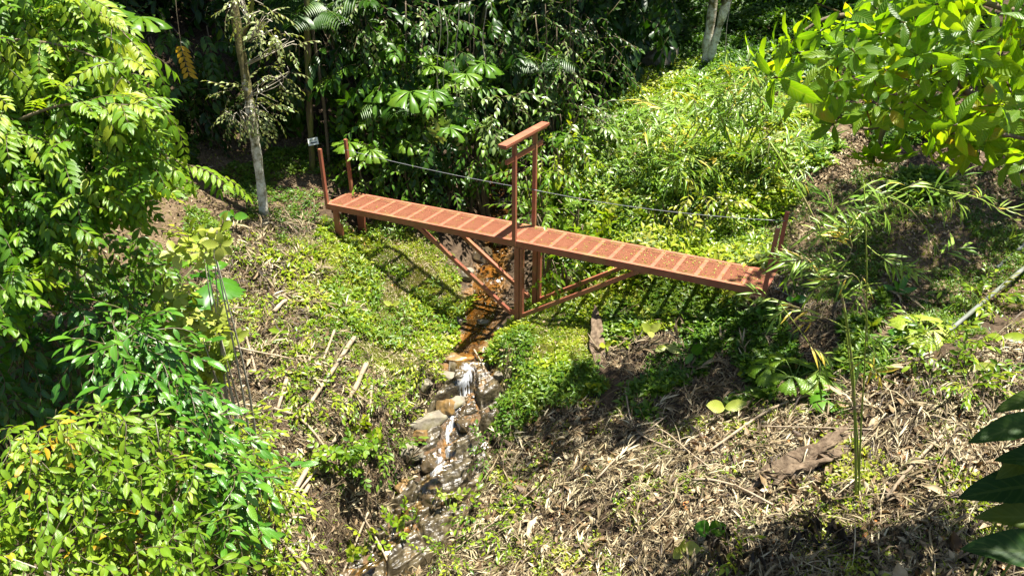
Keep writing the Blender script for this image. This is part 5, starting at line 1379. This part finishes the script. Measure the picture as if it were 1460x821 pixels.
for (px, py, R, nl, h, lab, sd, mt_) in ((1130, 552, .44, 6, .5, 'fan palm seedling with pleated leaves in the shaded gully, right of centre', 31, 'shrub'), (1316, 482, .46, 4, .25, 'pale flat fan palm seedling left of the fallen pole', 32, 'yellow'),
                                   (1182, 580, .26, 3, .2, 'small bright fan palm seedling just left of the bamboo', 33, 'fan'), (1290, 480, .2, 3, .2, 'small fan palm seedling beside the pale flat one', 34, 'fan')):
    fan_palm(gp(px, py), R, nl, lab, sd, h=h, mat=mt_, name='fan_palm_seedling', cat='palm seedling', group='fan palm seedlings', segs=3, spread=210, elev=(.9, 2.0))
seedling(1030, 600, [(-.22, -.05, .09, .62, .9), (.24, -.02, .10, .5, .75)], 'two-leaved pale seedling standing in the middle of the litter slope', 'yellow', h=.24)
seedling(985, 520, [(.05, -.15, .22, .5, .5), (-.1, -.1, -.1, .5, .8)], 'seedling with one dark oblong leaf near the old log', 'glossy', h=.22)
seedling(925, 490, [(-.12, -.05, .16, .6, .7), (.12, -.02, .14, .6, .8), (0, -.15, .02, .6, .9)], 'bright leafy seedling right of the old log', 'yellow', h=.25)
seedling(948, 505, [(.18, -.1, -.02, .55, .9), (-.15, -.1, 0, .5, .7)], 'yellowish seedling between the bright one and the dark oblong leaf', 'yellow', h=.14)
seedling(1010, 770, [(-.16, -.05, .1, .8, .3), (.1, -.08, .14, .8, .4)], 'green heart-leaved seedling at the bottom of the litter slope', 'fan', h=.16)
seedling(972, 790, [(-.05, -.1, .13, .8, .8), (.14, -.08, .06, .75, .9), (-.1, -.1, -.04, .7, .85)], 'yellow heart-leaved seedling beside the green one at the bottom', 'yellow', h=.13)
seedling(1278, 425, [(-.2, 0, .12, .3, .4), (.2, -.05, .1, .3, .5), (-.12, -.1, .22, .3, .6), (.1, .05, .24, .3, .5), (0, -.2, .08, .3, .4)], 'dark rosette plant on the shaded trail', 'glossy', h=.1)
seedling(1425, 492, [(-.25, -.08, .02, .38, .6), (.24, -.1, .03, .45, .6)], 'broad pale-leaved plant right of the fallen pole', 'cover', h=.15)
seedling(1375, 535, [(.24, -.1, .12, .4, .7), (-.1, -.1, .05, .4, .5)], 'single bright leaf plant below the fallen pole', 'yellow', h=.08)
seedling(338, 332, [(-.2, -.05, .05, .7, .5), (.22, -.05, .03, .6, .6), (.03, -.1, .14, .7, .6)], 'three-leaved sapling on a thin stem left of the leaning tree foot', 'fan', h=.35)
seedling(560, 440, [(-.12, -.05, .1, .5, .8), (.12, -.05, .1, .5, .9), (0, -.12, .1, .5, .8)], 'bright seedling in the grass beneath the left brace', 'yellow', h=.08)
seedling(400, 480, [(.14, -.05, .03, .3, .5), (-.1, -.1, .1, .4, .7)], 'lone green-leaved seedling on the dry left bank', 'shrub', h=.1)
seedling(862, 500, [(.06, -.1, .1, .6, .7), (-.08, -.1, .06, .6, .8), (.02, -.1, -.05, .6, .6)], 'small plant at the lower end of the old log', 'cover', h=.12)
seedling(845, 560, [(.1, -.05, .1, .5, .7), (-.1, -.05, .1, .5, .8), (0, -.1, .12, .5, .7), (.1, -.1, 0, .5, .8)], 'light green plant in straw below the old log', 'cover', h=.1)
seedling(1240, 475, [(.1, 0, .12, .35, .6), (-.1, 0, .1, .35, .6), (0, -.1, .12, .35, .7)], 'small upright plant right of the shaded gully', 'cover', h=.12)
seedling(1085, 455, [(.1, -.05, .06, .6, .5), (-.1, -.05, .05, .6, .6), (0, -.1, .1, .6, .5)], 'green seedling right under the deck end', 'fan', h=.12)
seedling(1130, 440, [(.14, -.05, .06, .7, .3), (-.12, -.05, .05, .6, .4), (0, -.1, .12, .6, .5)], 'dark-leaved seedling beside the right handrail posts', 'glossy', h=.14)
seedling(1060, 540, [(.1, -.05, .06, .6, .5), (-.1, -.05, .05, .6, .6)], 'tiny two-leaved seedling between the fan palm and the pale seedling', 'cover', h=.08)
def clump(px, py, r, n, T, mat, label, size=1., tint=.5, lift=.25, name='bank_plant', group='plants on the banks'):
    g = gp(px, py); t = thing(name, g, label, 'plant', group)
    c = g+np.array([0, 0, lift]); m = MB(); P, D = blob(c, r, n, .7, .8); P[:, 2] = np.maximum(P[:, 2], gh(P[:, 0], P[:, 1])+.03)
    sprays(m, T, P, D+np.array([0, -.3, .3]), size, .2, .35, tint); m.build('foliage', ML[mat], t)
    m = MB()
    for k in range(5): m.tube(bez([g-np.array([0, 0, .05]), (g+P[k])/2+np.array([0, 0, .05]), P[k]], 6), .007, 4)
    m.build('stem', M_STEMG, t)
clump(505, 690, (.42, .3, .5), 38, S_ROUND, 'shrub', 'bushy leafy plant at the left side of the lower cascade', .72, .3, .4)
clump(520, 640, (.3, .25, .2), 12, S_ROUND, 'cover', 'bright plant with a fan-like leaf above the bushy plant by the cascade', .8, .6, .25)
clump(455, 585, (.35, .25, .22), 18, S_ALT, 'cover', 'leafy plant among the fallen sticks of the left bank', .7, .4)
clump(510, 590, (.3, .2, .16), 14, S_ALT, 'cover', 'small leafy plant by the end of the sticks nearest the slab', .6, .5)
clump(640, 735, (.25, .2, .2), 9, S_ROUND, 'yellow', 'sunny plant at the foot of the cascade', .65, .5, .2)
clump(520, 790, (.3, .25, .2), 12, S_ROUND, 'cover', 'leafy sprigs overhanging the orange water at the bottom', .7, .5, .2)
clump(640, 800, (.4, .3, .16), 24, S_SMALL, 'cover', 'low green tuft at the bottom middle edge', .8, .4, .1)
clump(460, 680, (.25, .2, .25), 10, S_ROUND, 'cover', 'sparse sprig left of the bushy cascade plant', .65, .4, .25)
clump(420, 545, (.22, .2, .2), 8, S_ALT, 'cover', 'sprig of leaves at the head of the stick pile', .7, .5, .15)
clump(600, 525, (.3, .2, .15), 16, S_ALT, 'cover', 'bright plant on the grassy edge above the boulders', .6, .6, .12)
clump(340, 640, (.4, .3, .3), 22, S_ALT, 'cover', 'leafy spray between the left shrub and the dry bank', .8, .45, .3)
clump(715, 730, (.3, .2, .12), 10, S_SMALL, 'cover', 'green sprig in the dry grass right of the cascade foot', .8, .5, .1)
clump(1040, 800, (.22, .2, .14), 10, S_ALT, 'cover', 'bright sprig among the withered leaves at the bottom', .6, .5, .12)
clump(1380, 560, (.45, .3, .16), 26, S_ALT, 'cover', 'bright ground plants at the right edge under the broad pale leaves', .7, .4, .12)
clump(1400, 440, (.5, .35, .2), 30, S_ALT, 'cover', 'green plants growing behind the fallen pole', .8, .4, .15)
clump(1340, 510, (.4, .3, .18), 24, S_ALT, 'cover', 'leafy plants in front of the lower end of the fallen pole', .75, .3, .15)

clump(690, 760, (.35, .25, .25), 20, S_ALT, 'cover', 'leafy plant leaning over the right bank near the bottom', .7, .4, .2)
clump(575, 760, (.3, .25, .2), 14, S_ROUND, 'cover', 'small leafy plant on the left bank beside the bottom pool', .6, .35, .2)
clump(700, 660, (.25, .2, .2), 14, S_SMALL, 'shade_cover', 'dark sprig hanging over the right edge of the cascade', .9, .6, .15)
clump(545, 585, (.3, .2, .2), 16, S_ALT, 'cover', 'leafy plant at the upper left corner of the bedrock', .6, .4, .15)
clump(550, 660, (.3, .25, .25), 16, S_ALT, 'shade_cover', 'mid-green plant spilling onto the bedrock from the left', .7, .8, .2)
# broad plant at the right edge
g = np.array([3.62, 4.1, gh(3.62, 4.1)])
t = thing('broad_leaf_plant', g, 'dark broad-leaved plant cut by the right edge, one leaf with a pale rim', 'plant')
LE = [((1500, 600, 4.2), (1408, 610, 4.0), .34, .5), ((1510, 625, 4.2), (1432, 672, 4.0), .4, .9), ((1520, 690, 4.1), (1392, 690, 4.0), .42, .1), ((1530, 745, 3.9), (1416, 722, 3.9), .4, .85), ((1540, 800, 3.7), (1405, 765, 3.7), .42, .15), ((1500, 560, 4.3), (1430, 575, 4.2), .35, .6), ((1540, 660, 4.0), (1440, 640, 4.0), .4, .3)]
for a, b, w, tn in LE:
    m = MB(); pa = at(*a); pb = at(*b); m.tube(bez([g, (g+pa)/2+np.array([.05, 0, .15]), pa], 8), .009, 5); big_leaf(m, pa, pb, w*.85, tn, T=leaf_t(1, w*.85, 13, .30, .34, base=1., tip=.7, wave=.05), up=(0, -.45, 1)); m.build('broad_leaf', [M_STEMG, ML['dark_broad']], t)
# withered shrub at the bottom
for (px, py, w, n, lab) in ((1040, 810, .45, 60, 'withered shrub with dark hanging leaves at the bottom, left of the bamboo foot'), (1170, 780, .6, 70, 'withered dark-leaved shrub right in front of the bamboo foot')):
    g = gp(px, py); t = thing('withered_shrub', g, lab, 'shrub', 'withered shrubs'); m = MB(); m2 = MB(); PP = []
    for k in range(9):
        e = g+np.array([U(-w, w), U(-.25, .25), U(.25, .5)]); c = bez([g, (g+e)/2+np.array([0, 0, .12]), e], 8); m.tube(c, np.linspace(.008, .004, 8), 4)
        for q in range(n//9): PP.append(c[rng.integers(3, 8)]+rng.normal(0, .02, 3))
    PP = np.array(PP); scatter(m2, leaf_t(1, .34, 5, .6, .3, wave=.1), PP, frames(np.tile([0, 0, -1.], (len(PP), 1))+rng.normal(0, .4, PP.shape), rng.normal(0, 1, PP.shape)), U(.10, .2, len(PP)), U(.0, .9, len(PP)), .1)
    m.build('stem', M_TWIG, t); m2.build('foliage', ML['dead'], t)

# ------------------------------------------------------------------ logs, sticks, poles, big dry leaves
def lying(name, label, cat, pts, r, mat, group=None, lift=0., k=8, r1=None, rough=.08):
    P = np.array([gp(a, b) for a, b in pts]); c = bez(P, 14); c[:, 2] = np.maximum(c[:, 2], gh(c[:, 0], c[:, 1])*.6+c[:, 2]*.4)+lift
    base = c[0].copy(); m = MB(); m.tube(c, np.linspace(r, r1 or r*.8, 14)*(1+rough*rng.normal(0, 1, 14)), k)
    return tag(m.build(name, mat, base=base), label, cat, group)
V_, Q_ = rock_mesh(77, 22, (.34, 1.25, .34), .16, 8)
pa_, pb_ = gp(848, 438), gp(853, 532); L_ = np.linalg.norm(pb_-pa_)
mb = MB(); mb.add(V_*np.array([1, L_/1.25, 1])@frames((pb_-pa_)[None], np.array([[0, 0, 1.]]))[0].T+(pa_+pb_)/2+np.array([0, 0, .07]), Q_)
tag(mb.build('fallen_log', M_LOG, base=pa_), 'short thick old log lying down the slope right of the bridge', 'log')
lying('fallen_log', 'brown broken log stub on the right bank of the cascade', 'log', [(697, 622), (728, 640)], .065, M_LOG, None, .05, 10)
V_, Q_ = rock_mesh(78, 30, (.50, 2.1, .40), .30, 9)
pa_, pb_ = gp(1222, 598), gp(1050, 728); L_ = np.linalg.norm(pb_-pa_)
V_ = V_*np.array([1, L_/2.1, 1]); V_[:, 0] += .10*np.sin(V_[:, 1]*2.3)
V_ = V_+.03*np.stack([fbm(V_[:, 0]*9, V_[:, 1]*9, 3), 0*V_[:, 0], fbm(V_[:, 0]*8+5, V_[:, 1]*8, 3)], -1)
mb = MB(); mb.add(V_@frames((pb_-pa_)[None], np.array([[0, 0, 1.]]))[0].T+(pa_+pb_)/2+np.array([0, 0, -.02]), Q_)
tag(mb.build('rotting_log', M_LOG, base=pa_), 'half-buried crumbling tan log slanting across the litter behind the bamboo foot', 'log')
G_S = 'dry sticks on the banks'
for (pts, r, lab) in (([(478, 478), (462, 522)], .018, 'short pale stick at the top of the left stick pile'), ([(506, 488), (470, 545), (430, 602)], .030, 'thick pale stick slanting through the left stick pile'),
                      ([(523, 527), (508, 560), (490, 590)], .034, 'stout bleached branch end near the grass edge'), ([(531, 553), (527, 622)], .018, 'upright thin stick beside the stout bleached branch'),
                      ([(410, 548), (398, 590)], .025, 'weathered stub at the left of the stick pile'), ([(392, 590), (430, 606), (470, 652)], .016, 'bent stick crossing the stick pile'),
                      ([(486, 622), (460, 665), (424, 712)], .02, 'long brown stick leaning down the left bank'), ([(442, 672), (402, 742)], .03, 'tan stick low on the left bank'), ([(442, 700), (404, 768)], .026, 'tan stick right beside the low one on the left bank'),
                      ([(392, 766), (442, 824)], .02, 'stick at the bottom left of the dry bank'), ([(505, 722), (535, 770), (562, 824)], .012, 'thin long twig hanging over the orange water'), ([(526, 738), (490, 824)], .014, 'straight twig crossing the one over the water'),
                      ([(350, 478), (372, 560)], .016, 'thin stick beside the pale yellow shrub'), ([(300, 480), (330, 500), (420, 520)], .012, 'dark thin branch lying across the upper left bank'), ([(392, 452), (412, 434)], .03, 'pale wood chunk on the upper left bank'),
                      ([(676, 505), (690, 530), (702, 548)], .011, 'bleached twig caught in the stream below the pool'), ([(985, 692), (1040, 700), (1100, 728)], .012, 'curved pale twig on the litter below the pale seedling'), ([(922, 622), (945, 622), (985, 655), (1012, 676)], .008, 'bent thin twig on the litter slope'),
                      ([(765, 700), (720, 740), (640, 795)], .008, 'long straw-coloured stalk slanting by the big dry leaves'), ([(1080, 616), (1160, 618), (1242, 622)], .007, 'straight thin stalk lying level behind the bamboo'), ([(890, 560), (905, 620), (960, 650)], .012, 'arched dry stalk under the old log'),
                      ([(1005, 655), (1100, 590), (1190, 560)], .013, 'long grey stick lying up the slope to the bamboo'), ([(1260, 720), (1300, 670), (1340, 630)], .014, 'greenish stick right of the bamboo foot'), ([(850, 690), (900, 640), (950, 600)], .01, 'thin stalk across the upper litter slope')):
    lying('dry_stick', lab, 'stick', pts, r*1.55, M_STICK, G_S, .11, 6)
def pole(name, label, a, b, r, mat, la, lb):
    p = gp(*a); q = gp(*b); p[2] += la; q[2] += lb
    m = MB(); c = bez([p, (p+q)/2+np.array([0, 0, .02]), q], 22); m.tube(c, r*(1+.10*(np.arange(22) % 4 == 1)), 9); return tag(m.build(name, mat, base=p), label, 'pole')
pole('fallen_pole', 'grey bamboo pole lying aslant on the right slope', (1300, 520), (1478, 376), .033, M_POLE, .04, .16)
pole('dark_pole', 'dark pole lying at the right edge behind the grey bamboo pole', (1420, 385), (1478, 340), .035, M_POLED, .03, .1)
pole('dark_pole', 'thin dark pole lying just below the other dark pole at the right edge', (1425, 390), (1478, 352), .022, M_POLED, .02, .07)
pole('thin_cane', 'thin grey cane lying from the deck end down to the shaded gully', (1075, 405), (1145, 442), .010, M_POLE, .12, .1)
for (px, py, L, ang, w, mt_, tn, lab) in ((765, 755, .52, 50, .42, 'straw', .8, 'big pale dry leaf curled on the litter right of the cascade foot'), (785, 790, .5, 62, .45, 'straw', .75, 'big tan dry leaf below the curled pale one'), (788, 720, .4, 40, .4, 'straw', .95, 'whitish dry leaf above the two big dry leaves'),
                               (815, 652, .32, 100, .6, 'straw', .95, 'white fan-shaped dry leaf on the litter slope'), (1318, 620, .34, 110, .5, 'dry', .25, 'brown dead leaf standing on the litter at the right'), (1285, 605, .26, 150, .4, 'dry', .35, 'smaller brown dead leaf beside the standing one'),
                               (900, 548, .2, 10, .35, 'gold', .3, 'orange fallen leaf below the old log'), (838, 668, .16, 20, .35, 'gold', .3, 'orange fallen leaf on the straw in the lower middle'), (800, 605, .22, 120, .5, 'straw', .9, 'pale dry leaf above the white fan-shaped one'), (1090, 640, .2, 70, .4, 'dry', .5, 'tan dry leaf left of the crumbling trunk'), (1250, 690, .3, 30, .4, 'dry', .55, 'tan curled leaf right of the bamboo foot')):
    g = gp(px, py); m = MB(); a = math.radians(ang); d = np.array([math.cos(a), math.sin(a)*.8, 0]); nn = gnormal(g[0:1], g[1:2])[0]; d = d-nn*(d@nn)+nn*.12
    scatter(m, leaf_t(1, w, 10, .45, .25, wave=.10), (g+nn*.03-d*L/2)[None], frames(d[None], (nn+np.array([.2, -.4, 0]))[None]), L, np.array([tn]), .02)
    tag(m.build('fallen_leaf', ML[mt_], base=g), lab, 'leaf', 'big fallen leaves')
# leaves dropped on the deck
m = MB(); n = 380
tq = .5+.5*U(0, 1, n)**.7; tq[:60] = U(.03, .45, 60); tq = (np.floor(tq*23)+.5+rng.normal(0, .3, n))/23; wq = np.clip(.36+rng.normal(0, .22, n), .06, .7)
P = np.array([bp(a, b, .012) for a, b in zip(tq, wq)]); D = rng.normal(0, 1, (n, 3))*np.array([1, 1, .15])
scatter(m, LVS, P, frames(D, np.array([0, 0, 1.])+rng.normal(0, .25, (n, 3))), U(.015, .055, n), U(.2, .9, n), .1)
tag(m.build('fallen_leaves', ML['grass']), kind='stuff')
